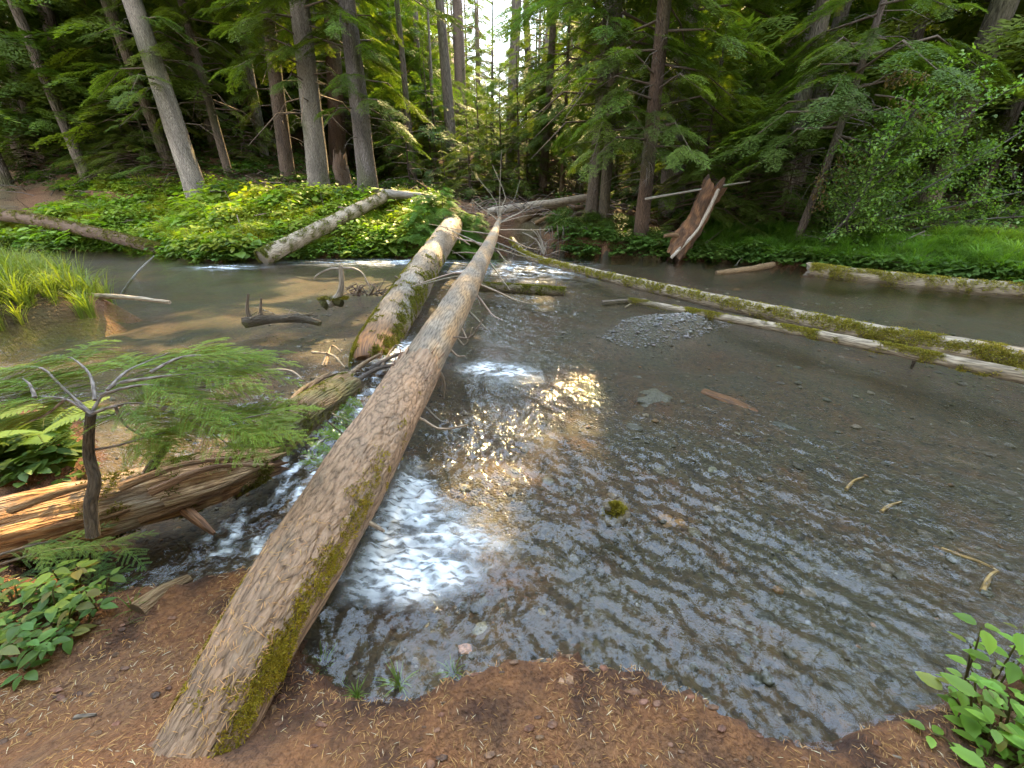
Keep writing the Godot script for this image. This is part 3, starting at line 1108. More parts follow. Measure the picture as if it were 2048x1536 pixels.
func other_logs() -> void:
	rng.seed = 202
	# sunken log left of the bridging one, its low end under the falling water
	var p := [Vector3(-1.63, -0.02, -4.25), Vector3(-1.665, 0.1, -4.7), Vector3(-1.72, 0.35, -6.9), Vector3(-1.78, 0.62, -9.4), Vector3(-1.86, 1.02, -13.6)]
	var line := spline(p, [0.2, 0.25, 0.29, 0.29, 0.33], 70)
	log_lines.sunk = line
	var o := thing("fallen_log", "thick grey log patched with moss, its lower end washed over by the little waterfall", "log", p[0])
	var paint := func(q: Vector3, up: float, along: float, _c: Color) -> Color:
		var n := na.get_noise_3d(q.x * 2.5, q.y * 2.5, q.z * 1.2)
		var c := lin(0.27, 0.22, 0.165).lerp(lin(0.17, 0.115, 0.065), clampf(0.4 + n * 1.4, 0, 1))
		return c.lerp(lin(0.2, 0.09, 0.025), sstep(1.3, 0.3, along))       # rust-brown soaked wood
	solid(o, "stem", log_body(line, 26, lin(0.3, 0.25, 0.2), {"rough": 0.05, "freq": 5.0, "furrow": [12, 0.03], "paint": paint, "caps": 3, "cap_color": lin(0.22, 0.12, 0.06)}), M.bare)
	moss_on(o, line, 2400, 0.05, lin(0.2, 0.18, 0.03), func(t, ang):
		return (exp(-pow((ang - 1.1) / 0.5, 2.0)) * 0.6 + exp(-pow((ang + 1.1) / 0.4, 2.0)) * 0.7) * sstep(0.03, 0.1, t) * sstep(0.75, 0.4, t) - 0.2)
	for s in [[[845, 590], [800, 560], [790, 552]], [[905, 465], [925, 480], [940, 490]]]:
		var p0 := nearest_on(line, s[0][0], s[0][1])
		stick(o, "branch_stub", [p0, at_z(s[1][0], s[1][1], p0.z + 0.2), at_z(s[2][0], s[2][1], p0.z + 0.3)], 0.035, 0.012, lin(0.25, 0.2, 0.16), M.bare)

	# rotten log in the sun at the left
	p = [Vector3(-3.5, 0.3, -0.8), Vector3(-2.46, 0.3, -1.44), Vector3(-2.1, 0.275, -1.68), Vector3(-1.78, 0.245, -1.93), Vector3(-1.58, 0.22, -2.12)]
	line = spline(p, [0.19, 0.175, 0.17, 0.16, 0.1], 90)
	log_lines.rotten = line
	o = thing("rotten_log", "crumbling orange-brown rotten log with a stubby broken limb under the young hemlock", "log", p[0])
	var paint3 := func(q: Vector3, up: float, along: float, _c: Color) -> Color:
		var n := na.get_noise_3d(q.x * 4, q.y * 6, q.z * 4)
		var c := lin(0.55, 0.3, 0.13).lerp(lin(0.6, 0.4, 0.22), clampf(0.5 + n * 1.5, 0, 1))
		c = c.lerp(lin(0.26, 0.13, 0.06), clampf(na.get_noise_3d(q.x * 9 + 5.0, q.y * 12, q.z * 9) * 2.0, 0, 0.8))
		return c.lerp(lin(0.4, 0.36, 0.3), sstep(0.5, 1.0, -na.get_noise_3d(q.x * 2, q.y * 3, q.z * 2) * 3.0) * 0.6)
	solid(o, "stem", log_body(line, 44, lin(0.4, 0.25, 0.13), {"rough": 0.13, "freq": 8.0, "stretch": 0.16, "furrow": [15, 0.13], "paint": paint3, "caps": 3, "cap_color": lin(0.3, 0.15, 0.07), "splinter": 1.2}), M.rotten)
	moss_on(o, line, 900, 0.03, lin(0.17, 0.15, 0.03), func(t, ang): return bump(t, ang, 0.66, 0.3, 0.07, 0.7) * 0.5 + bump(t, ang, 0.95, 1.2, 0.06, 0.6) * 0.7 - 0.12)
	# slabs of split wood along its side
	for s in [[[300, 985], [420, 935], [530, 930]], [[330, 1010], [440, 975], [520, 935]], [[60, 1080], [160, 1050], [260, 1020]], [[20, 1020], [120, 985], [200, 965]], [[240, 975], [360, 930], [470, 915]], [[280, 1040], [370, 1010], [440, 985]]]:
		var q0 := nearest_on(line, s[0][0], s[0][1])
		var q2 := nearest_on(line, s[2][0], s[2][1])
		var z0: float = lerpf(q0.z, EYE.z, 0.07)
		var z2: float = lerpf(q2.z, EYE.z, 0.07)
		stick(o, "splinter", [at_z(s[0][0], s[0][1], z0), at_z(s[1][0], s[1][1], (z0 + z2) * 0.5), at_z(s[2][0], s[2][1], z2)], 0.022, 0.009, vary(lin(0.42, 0.27, 0.15), 0.25), M.rotten, 8, 6)
	var st := nearest_on(line, 295, 975)
	stick(o, "limb_stub", [st + Vector3(0, 0.08, 0), at_z(305, 930, st.z - 0.02), at_z(338, 885, st.z - 0.04)], 0.034, 0.014, lin(0.14, 0.1, 0.05), M.bark_log, 8, 9)
	st = nearest_on(line, 380, 1000)
	stick(o, "limb_stub", [st + Vector3(0.0, -0.06, 0.08), at_z(395, 1040, st.z + 0.2), at_z(428, 1068, st.z + 0.26)], 0.036, 0.012, lin(0.35, 0.17, 0.09), M.bare, 8, 9)

	# mossy log behind it
	p = [Vector3(-1.74, 0.2, -2.0), Vector3(-1.7, 0.235, -2.28), Vector3(-1.62, 0.22, -2.85), Vector3(-1.54, 0.17, -3.4)]
	line = spline(p, [0.14, 0.145, 0.145, 0.13], 50)
	o = thing("mossy_log", "greenish brown log with a short broken stub, behind the rotten log's tip", "log", p[0])
	var paint4 := func(q: Vector3, up: float, along: float, _c: Color) -> Color:
		var n := na.get_noise_3d(q.x * 5, q.y * 5, q.z * 3)
		var c := lin(0.25, 0.18, 0.1).lerp(lin(0.17, 0.16, 0.06), clampf(0.5 + n * 1.6, 0, 1))
		return c.lerp(lin(0.4, 0.24, 0.12), clampf(-n * 1.4, 0, 0.8))
	solid(o, "stem", log_body(line, 34, lin(0.25, 0.2, 0.1), {"rough": 0.09, "freq": 7.0, "stretch": 0.2, "furrow": [13, 0.07], "paint": paint4, "caps": 3, "cap_color": lin(0.2, 0.12, 0.06), "splinter": 0.6}), M.rotten)
	moss_on(o, line, 1100, 0.026, lin(0.17, 0.17, 0.03), func(t, ang): return 0.25 + 0.3 * exp(-pow((ang + 0.5) / 0.6, 2.0)) - 0.2 * absf(t - 0.55))
	st = nearest_on(line, 565, 850)
	stick(o, "limb_stub", [st + Vector3(0, 0.1, 0), at_z(572, 830, st.z), at_z(576, 806, st.z)], 0.022, 0.013, lin(0.12, 0.085, 0.05), M.bark_log, 6, 8)
	st = nearest_on(line, 640, 800)

	# the long mossy log across the right side of the stream
	p = [Vector3(0.0, 0.55, -13.9), Vector3(0.54, 0.2, -12.6), Vector3(2.0, 0.13, -9.9), Vector3(4.1, 0.15, -6.0), Vector3(5.3, 0.25, -3.75), Vector3(6.6, 0.4, -1.6)]
	line = spline(p, [0.11, 0.115, 0.12, 0.13, 0.135, 0.14], 110)
	o = thing("mossy_log", "long straight moss-covered log low across the water", "log", p[0])
	var paint5 := func(q: Vector3, up: float, along: float, _c: Color) -> Color:
		var n := na.get_noise_3d(q.x * 3, q.y * 3, q.z * 3)
		return lin(0.38, 0.3, 0.21).lerp(lin(0.2, 0.15, 0.085), clampf(0.3 + n * 1.3, 0, 1))
	solid(o, "stem", log_body(line, 24, lin(0.35, 0.3, 0.22), {"rough": 0.04, "freq": 6.0, "furrow": [10, 0.03], "paint": paint5, "caps": 3}), M.bare)
	# seen from the stream's near side the moss clings to the side that faces the camera
	moss_on(o, line, 5600, 0.042, lin(0.32, 0.27, 0.045), func(t, ang): return 0.75 * exp(-pow((ang - 1.0) / 0.5, 2.0)) * sstep(1.0, 0.72, t) + 0.2 * exp(-pow((ang - 1.2) / 0.5, 2.0)) - 0.14)
	# its thinner companion
	p = [Vector3(2.35, -0.08, -8.0), Vector3(3.27, 0.02, -6.5), Vector3(4.3, 0.1, -4.95), Vector3(5.2, 0.14, -3.62), Vector3(6.1, 0.2, -2.3)]
	line = spline(p, [0.05, 0.06, 0.068, 0.074, 0.075], 80)
	o = thing("mossy_log", "thin pole-like log with clumps of moss in front of the long mossy log", "log", p[0])
	solid(o, "stem", log_body(line, 16, lin(0.35, 0.3, 0.22), {"rough": 0.07, "freq": 9.0, "paint": paint5, "caps": 3}), M.bare)
	moss_on(o, line, 2300, 0.036, lin(0.32, 0.27, 0.045), func(t, ang):
		return (0.9 * exp(-pow((ang - 0.5) / 0.8, 2.0))) * (0.35 + 0.8 * sin(t * 34.0)) * sstep(0.92, 0.7, t) - 0.12)
	st = nearest_on(line, 1828, 715)
	stick(o, "branch_stub", [st, at_z(1828, 725, st.z), at_z(1822, 738, st.z)], 0.02, 0.014, lin(0.09, 0.07, 0.05), M.twig, 5, 6)

	# far right, along the grass
	p = [Vector3(7.5, 0.16, -10.3), Vector3(8.4, 0.12, -9.5), Vector3(10.2, 0.1, -8.0), Vector3(13.5, 0.15, -6.2)]
	line = spline(p, [0.17, 0.16, 0.16, 0.17], 60)
	o = thing("mossy_log", "mossy log with a pale split end lying along the foot of the long grass", "log", p[0])
	solid(o, "stem", log_body(line, 20, lin(0.42, 0.35, 0.28), {"rough": 0.08, "freq": 5.0, "furrow": [8, 0.06], "paint": paint5, "caps": 3, "splinter": 1.0}), M.bare)
	moss_on(o, line, 2000, 0.055, lin(0.32, 0.27, 0.045), func(t, ang): return 0.8 * exp(-pow((ang - 0.8) / 0.7, 2.0)) - 0.02)

	# short log in the glittering riffle
	p = [at_h(955, 574, 0.1), at_h(1050, 579, 0.1), at_h(1128, 584, 0.09)]
	line = spline(p, [0.1, 0.1, 0.085], 30)
	o = thing("mossy_log", "short mossy log lying in the glittering riffle under the dead branches", "log", p[0])
	solid(o, "stem", log_body(line, 14, lin(0.2, 0.16, 0.1), {"rough": 0.08, "freq": 7.0, "caps": 3}), M.bark_log)
	moss_on(o, line, 900, 0.05, lin(0.2, 0.19, 0.03), func(t, ang): return 0.7 * exp(-pow(ang / 0.9, 2.0)))
	stick(o, "branch_stub", [at_h(1110, 580, 0.12), at_h(1112, 568, 0.16), at_h(1113, 560, 0.2)], 0.02, 0.012, lin(0.1, 0.08, 0.06))

	# plank of driftwood on the gravel bar
	p = [on_ground(1203, 612) + Vector3(0, 0.09, 0), on_ground(1240, 610) + Vector3(0, 0.1, 0), on_ground(1290, 607) + Vector3(0, 0.09, 0)]
	line = spline(p, [0.05, 0.06, 0.05], 16)
	single("driftwood", "flat grey slab of driftwood stranded on the gravel bar", "driftwood", log_body(line, 10, lin(0.22, 0.17, 0.13), {"rough": 0.15, "freq": 9.0, "caps": 3, "squash": 0.5}), p[0], M.bare)
	lone_stick("driftwood_stick", "pale little stick lying by the driftwood slab on the gravel bar", "stick", [on_ground(1250, 620) + Vector3(0, 0.06, 0), on_ground(1268, 610) + Vector3(0, 0.08, 0)], 0.018, 0.012, lin(0.45, 0.35, 0.22), "", M.bare)

	# logs on the far left bank
	var e0 := at_z(545, 505, -12.0)
	var e1 := at_z(770, 392, -16.0)
	p = [e0 + (e0 - e1) * 0.07, e0, e0.lerp(e1, 0.5), e1]
	line = spline(p, [0.22, 0.23, 0.22, 0.19], 50)
	o = thing("bank_log", "grey fallen trunk slanting down the green bank to its grassy butt in the water", "log", p[0])
	solid(o, "stem", log_body(line, 20, lin(0.32, 0.26, 0.19), {"rough": 0.06, "freq": 4.0, "furrow": [10, 0.04], "paint": paint5, "caps": 3}), M.bare)
	moss_on(o, line, 1500, 0.07, lin(0.18, 0.18, 0.04), func(t, ang): return 0.6 * sstep(0.5, 0.1, t) * exp(-pow((ang + 0.6) / 1.0, 2.0)))
	var c0 := e1 + Vector3(-0.1, 0.05, 0)
	var c1 := at_z(872, 398, -16.2)
	lone_stick("bank_log", "slimmer dark pole lying level on top of the bank behind the leafy saplings", "log", [c0, c0.lerp(c1, 0.5) + Vector3(0, 0.04, 0), c1], 0.17, 0.12, lin(0.24, 0.2, 0.16), "", M.bare)
	p = [at_z(330, 500, -13.6), at_z(210, 470, -14.6), at_z(60, 438, -15.8), at_z(-60, 425, -16.6)]
	line = spline(p, [0.17, 0.2, 0.22, 0.22], 40)
	o = thing("bank_log", "rust-brown mossy log leaning from the far bank into the pool beside the inlet", "log", p[0])
	solid(o, "stem", log_body(line, 18, lin(0.13, 0.072, 0.034), {"rough": 0.09, "freq": 4.0, "furrow": [10, 0.05], "caps": 3}), M.bark_log)
	moss_on(o, line, 1600, 0.07, lin(0.16, 0.14, 0.03), func(t, ang): return 0.4 * exp(-pow((ang + 0.3) / 0.9, 2.0)) + 0.35 * sstep(0.3, 0.0, t) - 0.1)
	lone_stick("bank_log", "short red-brown rotting log among the shaded undergrowth above the sunny bank", "log", [on_ground(180, 398) + Vector3(0, 0.15, 0), on_ground(235, 402) + Vector3(0, 0.17, 0), on_ground(292, 404) + Vector3(0, 0.12, 0)], 0.22, 0.16, lin(0.22, 0.1, 0.05), "", M.rotten)
	# dark logs stacked on the hillside, left
	lone_stick("hillside_log", "dark grey log lying across the slope beside the thick leaning trunk", "log", [on_ground(40, 278) + Vector3(0, 0.2, 0), on_ground(90, 262) + Vector3(0, 0.3, 0), on_ground(145, 236) + Vector3(0, 0.3, 0)], 0.28, 0.24, lin(0.13, 0.11, 0.1), "", M.bark_log)
	lone_stick("hillside_log", "mossy brown butt of a log at the foot of the thick leaning trunk", "log", [on_ground(85, 300) + Vector3(0, 0.25, 0), on_ground(120, 285) + Vector3(0, 0.3, 0), on_ground(150, 268) + Vector3(0, 0.3, 0)], 0.36, 0.32, lin(0.17, 0.12, 0.05), "", M.bark_log)
	for s in [[[55, 120], [120, 90], "bleached thin log high on the wooded slope"], [[20, 185], [110, 150], "grey fallen pole across the dim slope"], [[100, 60], [210, 130], "pale dead pole slanting down the wooded slope"], [[280, 150], [330, 190], "silver broken log behind the pale leaning trunk"]]:
		lone_stick("hillside_log", s[2], "log", [on_ground(s[0][0], s[0][1]) + Vector3(0, 0.15, 0), on_ground(s[1][0], s[1][1]) + Vector3(0, 0.2, 0)], 0.14, 0.1, lin(0.3, 0.27, 0.24), "", M.bare)
	# logs on the middle of the far bank
	p = [at_z(975, 425, -16.2), at_z(1060, 412, -16.6), at_z(1180, 396, -17.0)]
	lone_stick("bank_log", "pale smooth log lying level along the far bank behind the log's dead tip", "log", p, 0.16, 0.14, lin(0.38, 0.3, 0.22), "", M.bare)
	p = [on_ground(1035, 452) + Vector3(0, 0.1, 0), on_ground(1080, 430) + Vector3(0, 0.15, 0), on_ground(1130, 418) + Vector3(0, 0.1, 0)]
	lone_stick("rotten_log", "split rotten log sinking into orange needles on the far bank", "log", p, 0.17, 0.12, lin(0.26, 0.17, 0.09), "", M.rotten)
	p = [on_ground(1070, 450) + Vector3(0, 0.06, 0), on_ground(1110, 434) + Vector3(0, 0.1, 0), on_ground(1165, 418) + Vector3(0, 0.04, 0)]
	lone_stick("rotten_log", "narrow sliver of rotten wood beside the split log on the far bank", "log", p, 0.09, 0.05, lin(0.28, 0.17, 0.08), "", M.rotten)
	p = [at_z(1080, 335, -24.0), at_z(1130, 320, -24.0), at_z(1178, 312, -24.0)]
	lone_stick("leaning_pole", "grey dead pole propped at a slant among the trunks behind the far bank", "log", p, 0.13, 0.1, lin(0.3, 0.22, 0.17), "", M.bare)
	p = [at_z(1100, 298, -27.0), at_z(1130, 306, -27.0), at_z(1160, 314, -27.0)]
	lone_stick("rotten_log", "red-brown rotted trunk lying high among the far trees", "log", p, 0.26, 0.2, lin(0.28, 0.1, 0.045), "", M.rotten)
	p = [on_ground(955, 356) + Vector3(0, 0.15, 0), on_ground(1000, 366) + Vector3(0, 0.15, 0), on_ground(1035, 356) + Vector3(0, 0.2, 0)]
	lone_stick("forest_log", "weathered log crossing behind the thick brown trunk in the forest centre", "log", p, 0.16, 0.13, lin(0.26, 0.18, 0.12), "", M.bare)
	p = [on_ground(1100, 375) + Vector3(0, 0.1, 0), on_ground(1165, 372) + Vector3(0, 0.1, 0)]
	lone_stick("forest_log", "thin bleached log on the forest floor behind the twin trunks", "log", p, 0.08, 0.06, lin(0.34, 0.27, 0.2), "", M.bare)
	p = [on_ground(745, 335) + Vector3(0, 0.2, 0), on_ground(790, 344) + Vector3(0, 0.2, 0), on_ground(830, 350) + Vector3(0, 0.15, 0)]
	lone_stick("forest_log", "dark log on the forest floor beside the bluish leaning trunk", "log", p, 0.2, 0.17, lin(0.14, 0.1, 0.075), "", M.bark_log)
	p = [on_ground(470, 290) + Vector3(0, 0.2, 0), on_ground(560, 300) + Vector3(0, 0.2, 0)]
	lone_stick("forest_log", "slim grey log in the shade behind the thin leaning tree", "log", p, 0.1, 0.08, lin(0.28, 0.2, 0.15), "", M.bare)

func driftwood() -> void:
	rng.seed = 303
	var pale := lin(0.33, 0.28, 0.22)
	var dark := lin(0.1, 0.075, 0.05)
	# snag with two horns
	var a := on_water(510, 636) - Vector3(0, 0.06, 0)
	var o := thing("driftwood_snag", "dark driftwood snag with two upright horns in the pool", "driftwood", a)
	stick(o, "stem", [a + Vector3(-0.15, 0.0, 0), a + Vector3(0.25, 0.05, 0.02), a + Vector3(0.75, 0.06, 0.05), a + Vector3(1.0, 0.0, 0.1)], 0.09, 0.04, dark, M.bark_log)
	stick(o, "horn", [a + Vector3(-0.08, 0.03, 0), a + Vector3(-0.08, 0.2, 0), a + Vector3(0.0, 0.42, 0)], 0.04, 0.012, tint(dark, 1.5), M.bare)
	stick(o, "horn", [a + Vector3(0.1, 0.04, 0), a + Vector3(0.12, 0.2, 0), a + Vector3(0.17, 0.36, 0)], 0.03, 0.012, tint(dark, 1.5), M.bare)
	for k in 12:
		var q := a + Vector3(rr(-0.1, 0.9), rr(0.02, 0.08), rr(-0.05, 0.08))
		stick(o, "twig", [q, q + Vector3(rr(-0.2, 0.3), rr(0.0, 0.1), rr(-0.15, 0.15)), q + Vector3(rr(-0.3, 0.45), rr(-0.03, 0.14), rr(-0.2, 0.2))], 0.012, 0.004, vary(lin(0.25, 0.2, 0.13), 0.4), M.twig, 5, 5)
	# bleached forked branch standing on a mossy lump
	a = on_water(672, 606)
	o = thing("driftwood_branch", "bleached forked branch standing on a mossy lump in the pool", "driftwood", a)
	stick(o, "stem", [a + Vector3(-0.1, 0.0, 0.05), a + Vector3(0.05, 0.1, 0), a + Vector3(0.15, 0.3, 0), a + Vector3(0.19, 0.62, 0)], 0.08, 0.035, pale, M.bare)
	stick(o, "branch", [a + Vector3(0.18, 0.57, 0), a + Vector3(0.02, 0.57, 0.02), a + Vector3(-0.2, 0.48, 0.03), a + Vector3(-0.28, 0.4, 0.03)], 0.022, 0.008, pale, M.bare)
	stick(o, "branch", [a + Vector3(0.19, 0.58, 0), a + Vector3(0.4, 0.57, 0), a + Vector3(0.55, 0.48, 0.03), a + Vector3(0.64, 0.24, 0.05)], 0.024, 0.009, pale, M.bare)
	stick(o, "mossy_lump", [a + Vector3(-0.22, -0.03, 0), a + Vector3(-0.05, 0.04, 0), a + Vector3(0.12, 0.0, 0.05)], 0.11, 0.07, lin(0.12, 0.11, 0.03), M.bark_log)
	var where := []
	var cols := []
	for k in 160:
		where.append(frame(Vector3(rr(-1, 1), 0, rr(-1, 1)), Vector3.UP, 0.06, a + Vector3(rr(-0.25, 0.2), rr(0.06, 0.1), rr(-0.08, 0.1))))
		cols.append(vary(lin(0.16, 0.14, 0.03), 0.3))
	joined(o, "moss", shape.moss, M.moss, where, cols)
	# tangle of roots and twigs between it and the sunken log
	a = on_water(735, 592)
	o = thing("driftwood_tangle", "small tangle of dark twigs snagged beside the sunken log", "driftwood", a)
	for k in 22:
		var q2 := a + Vector3(rr(-0.35, 0.35), rr(0.0, 0.05), rr(-0.12, 0.12))
		stick(o, "twig", [q2, q2 + Vector3(rr(-0.2, 0.2), rr(0.05, 0.2), rr(-0.1, 0.1)), q2 + Vector3(rr(-0.35, 0.35), rr(0.0, 0.36), rr(-0.15, 0.15))], rr(0.008, 0.025), 0.004, vary(lin(0.17, 0.13, 0.09), 0.5), M.twig, 5, 5)
	# moss knob
	a = on_water(676, 616)
	# branches caught above the small fall
	var heap := [
		[[520, 745], [580, 750], [605, 762], 0.016, pale, "pale stick poking out of the branch heap over the pool"],
		[[625, 708], [665, 718], [690, 738], 0.017, lin(0.42, 0.32, 0.2), "light brown stick angled up out of the pool's lip"],
		[[652, 735], [665, 700], [683, 705], 0.015, lin(0.3, 0.2, 0.11), "crooked short stick standing at the pool's lip"],
		[[645, 735], [655, 715], [650, 706], 0.012, lin(0.36, 0.27, 0.17), "little upright stick at the pool's lip"],
		[[690, 760], [730, 735], [762, 708], 0.026, lin(0.3, 0.2, 0.12), "stout brown stick lying across the channel below the small waterfall"],
		[[700, 775], [760, 745], [830, 730], 0.03, lin(0.09, 0.065, 0.05), "dark wet branch lying below the small waterfall"],
		[[735, 745], [790, 720], [840, 700], 0.03, lin(0.08, 0.06, 0.05), "black crooked branch in front of the waterfall's foam"],
		[[762, 738], [790, 700], [806, 695], 0.014, lin(0.14, 0.11, 0.09), "dark twig raised over the black crooked branch"],
		[[806, 745], [815, 705], [850, 682], 0.018, lin(0.26, 0.18, 0.1), "bent brown branch springing towards the bridging log"],
		[[770, 760], [800, 752], [835, 758], 0.02, lin(0.15, 0.13, 0.05), "mossy short branch in the channel"],
		[[625, 800], [670, 840], [720, 850], 0.008, lin(0.4, 0.32, 0.22), "slender pale twig arching from the mossy log over the channel"],
		[[560, 860], [640, 770], [720, 745], 0.02, lin(0.14, 0.09, 0.05), "long sunken branch along the edge of the upper pool"],
		[[540, 870], [600, 795], [660, 750], 0.03, lin(0.2, 0.14, 0.08), "half-drowned pole at the edge of the upper pool"],
		[[395, 1195], [430, 1190], [440, 1185], 0.014, lin(0.2, 0.13, 0.07), "mossy twig on the bank's wet edge by the split wood"]]
	for s in heap:
		var pp := []
		for k in 3:
			var w := on_water(s[k + 0][0], s[k + 0][1])
			var f: float = 0.02 + (0.03 if k == 1 else 0.0)
			if s[k][1] <= 710 and k == 2:
				w = at_z(s[k][0], s[k][1], w.z + 0.45)
				f = 0.0
			pp.append(w + Vector3(0, f, 0))
		lone_stick("driftwood_stick", s[5], "stick", pp, s[3], s[3] * 0.5, s[4])
	# split wood on the near bank's edge
	var b0 := on_ground(280, 1235) + Vector3(0, 0.03, 0)
	var b1 := on_water(385, 1180) + Vector3(0, 0.07, 0)
	lone_stick("driftwood_slab", "short slab of pale split wood jutting from the leafy bank over the water", "driftwood", [b0, b0.lerp(b1, 0.5) + Vector3(0, 0.01, 0), b1], 0.045, 0.028, lin(0.42, 0.28, 0.15), "", M.rotten)
	lone_stick("driftwood_stick", "thin mossy branch lying beside the split slab at the water's edge", "stick", [on_ground(300, 1240) + Vector3(0, 0.02, 0), on_water(380, 1200) + Vector3(0, 0.04, 0), on_water(440, 1187) + Vector3(0, 0.03, 0)], 0.018, 0.01, lin(0.17, 0.13, 0.06))
	# white stick and small log on the spit
	var s0 := on_ground(243, 590)
	lone_stick("dead_stick", "bleached bare stick leaning up out of the grassy spit", "stick", [s0, at_z(270, 550, s0.z), at_z(308, 512, s0.z - 0.1)], 0.035, 0.01, lin(0.5, 0.47, 0.43), "", M.bare)
	s0 = on_water(180, 606) + Vector3(0, 0.12, 0)
	var s1 := on_water(342, 612) + Vector3(0, 0.06, 0)
	lone_stick("spit_log", "weathered grey pole at the grassy tip of the spit", "log", [s0, s0.lerp(s1, 0.5) + Vector3(0, 0.03, 0), s1], 0.05, 0.03, lin(0.45, 0.36, 0.26), "", M.bare)
	# white rootlets on the far bank by the mossy log's head
	a = at_z(1085, 500, -13.3)
	o = thing("bleached_root", "bleached forked root sticking up by the head of the long mossy log", "root", a)
	for s in [[[1085, 505], [1072, 480], [1045, 465]], [[1088, 505], [1078, 475], [1062, 458]], [[1088, 500], [1082, 480], [1074, 462]], [[1086, 508], [1092, 490], [1090, 488]]]:
		stick(o, "root_prong", [at_z(s[0][0], s[0][1], a.z), at_z(s[1][0], s[1][1], a.z), at_z(s[2][0], s[2][1], a.z + 0.1)], 0.05, 0.012, pale, M.bare, 7, 6)
	s0 = on_ground(1440, 545)
	lone_stick("driftwood_stick", "mossy rotten stick at the waterline below the alder bank", "stick", [at_h(1432, 546, 0.06), at_h(1480, 541, 0.1), at_h(1545, 530, 0.16)], 0.06, 0.09, lin(0.24, 0.15, 0.07), "", M.bark_log)
	lone_stick("driftwood_stick", "little white stick standing at the edge of the right bank's grass", "stick", [at_z(1470, 532, -12.0), at_z(1480, 520, -12.0), at_z(1490, 508, -12.0)], 0.02, 0.01, lin(0.45, 0.42, 0.38), "", M.bare)
	# twigs on the near ground
	for s in [[[0, 1395], [40, 1410], [80, 1435], "curved grey twig on the needles by the broad-leaved plant", 0.014], [[155, 1440], [175, 1436], [195, 1434], "short dark stick on the brown soil", 0.01], [[1680, 1490], [1740, 1505], [1800, 1520], "pale twig along the dark bank by the leafy bush", 0.008], [[1560, 1440], [1530, 1400], [1500, 1370], "sunken twig at the needle bank's edge", 0.01]]:
		var pp2 := []
		for k in 3:
			pp2.append(on_ground(s[k][0], s[k][1]) + Vector3(0, 0.012, 0))
		lone_stick("ground_twig", s[3], "twig", pp2, s[4], s[4] * 0.5, lin(0.26, 0.2, 0.15))

# ------------------------------------------------------------------ trees
func crown_of(o: Node3D, base: Vector3, axis: Vector3, h0: float, h1: float, r0: float, r1: float, branches: int, col: Color, near := true, dense := 5, droop := 0.25) -> void:
	var where := []
	var cols := []
	var high := []
	var high_cols := []
	var limbs := Build.new()
	var wood := lin(0.16, 0.11, 0.08)
	var sees := EYE.y + Vector2(base.x, base.z).length() * 0.42 if base.z < -3.0 else -1.0   # the treetops above this need less detail
	for i in branches:
		var f := (float(i) + rng.randf()) / branches
		var h := lerpf(h0, h1, f)
		var reach := lerpf(r0, r1, pow(f, 1.1)) * rr(0.6, 1.15)
		var az := i * 2.39996 + rr(-0.5, 0.5)
		var out := Vector3(cos(az), 0, sin(az))
		var rise := lerpf(-0.15, 0.35, f) + rr(-0.15, 0.15)
		var p0 := base + axis * h
		var tip := p0 + out * reach + Vector3(0, reach * (rise - droop), 0)
		var mid := p0 + out * reach * 0.5 + Vector3(0, reach * rise * 0.5, 0)
		var n := dense if near else maxi(2, dense / 2)
		var bough := vary(col, 0.22)
		if p0.y - 1.0 > sees:
			for k in 2:
				var ph := p0.lerp(tip, 0.1 + 0.45 * k)
				if not in_sun_gap(ph.lerp(tip, 0.3), 0.45):      # boughs are left out of the gaps; none is recoloured
					high.append(frame(tip - p0 + Vector3(rr(-1, 1), 0, rr(-1, 1)) * reach * 0.3, Vector3(rr(-0.2, 0.2), 1, rr(-0.2, 0.2)), maxf(0.8, reach * rr(0.6, 0.85)), ph))
					high_cols.append(bough)
			continue
		if near and reach > 0.8:
			tube(limbs, [p0, mid, tip], [0.012 * reach + 0.008, 0.008 * reach + 0.005, 0.004], 4, wood)
		for k in n:
			var t := lerpf(0.22, 0.95, (float(k) + rng.randf()) / n)
			var p := p0.lerp(mid, t * 2.0) if t < 0.5 else mid.lerp(tip, t * 2.0 - 1.0)
			if in_sun_gap(p, 0.1):
				continue
			var s := (rr(0.55, 0.95) * lerpf(0.55, 0.38, t) * reach + 0.25) if near else reach * rr(0.5, 0.75)
			s = minf(s, 1.5 if near else 2.6)
			var side := out.rotated(Vector3.UP, rr(-1.0, 1.0))
			var d := side + Vector3(0, rr(-0.4, 0.05) - droop * t, 0)
			if k == n - 1:
				d = out + Vector3(0, -droop, 0)
			where.append(frame(d, Vector3(rr(-0.25, 0.25), 1, rr(-0.25, 0.25)), s, p))
			cols.append(vary(bough, 0.15))
	if high.size() > 0:
		joined(o, "treetop", shape.canopy, M.needle, high, high_cols)
	if limbs.v.size() > 0:
		solid(o, "limbs", limbs, M.twig).set_meta("kind", "stuff")
	if where.size() > 0:
		scatter(o, "crown", shape.spray[rng.randi() % 3] if near else shape.coarse[rng.randi() % 2], M.needle, where, cols)

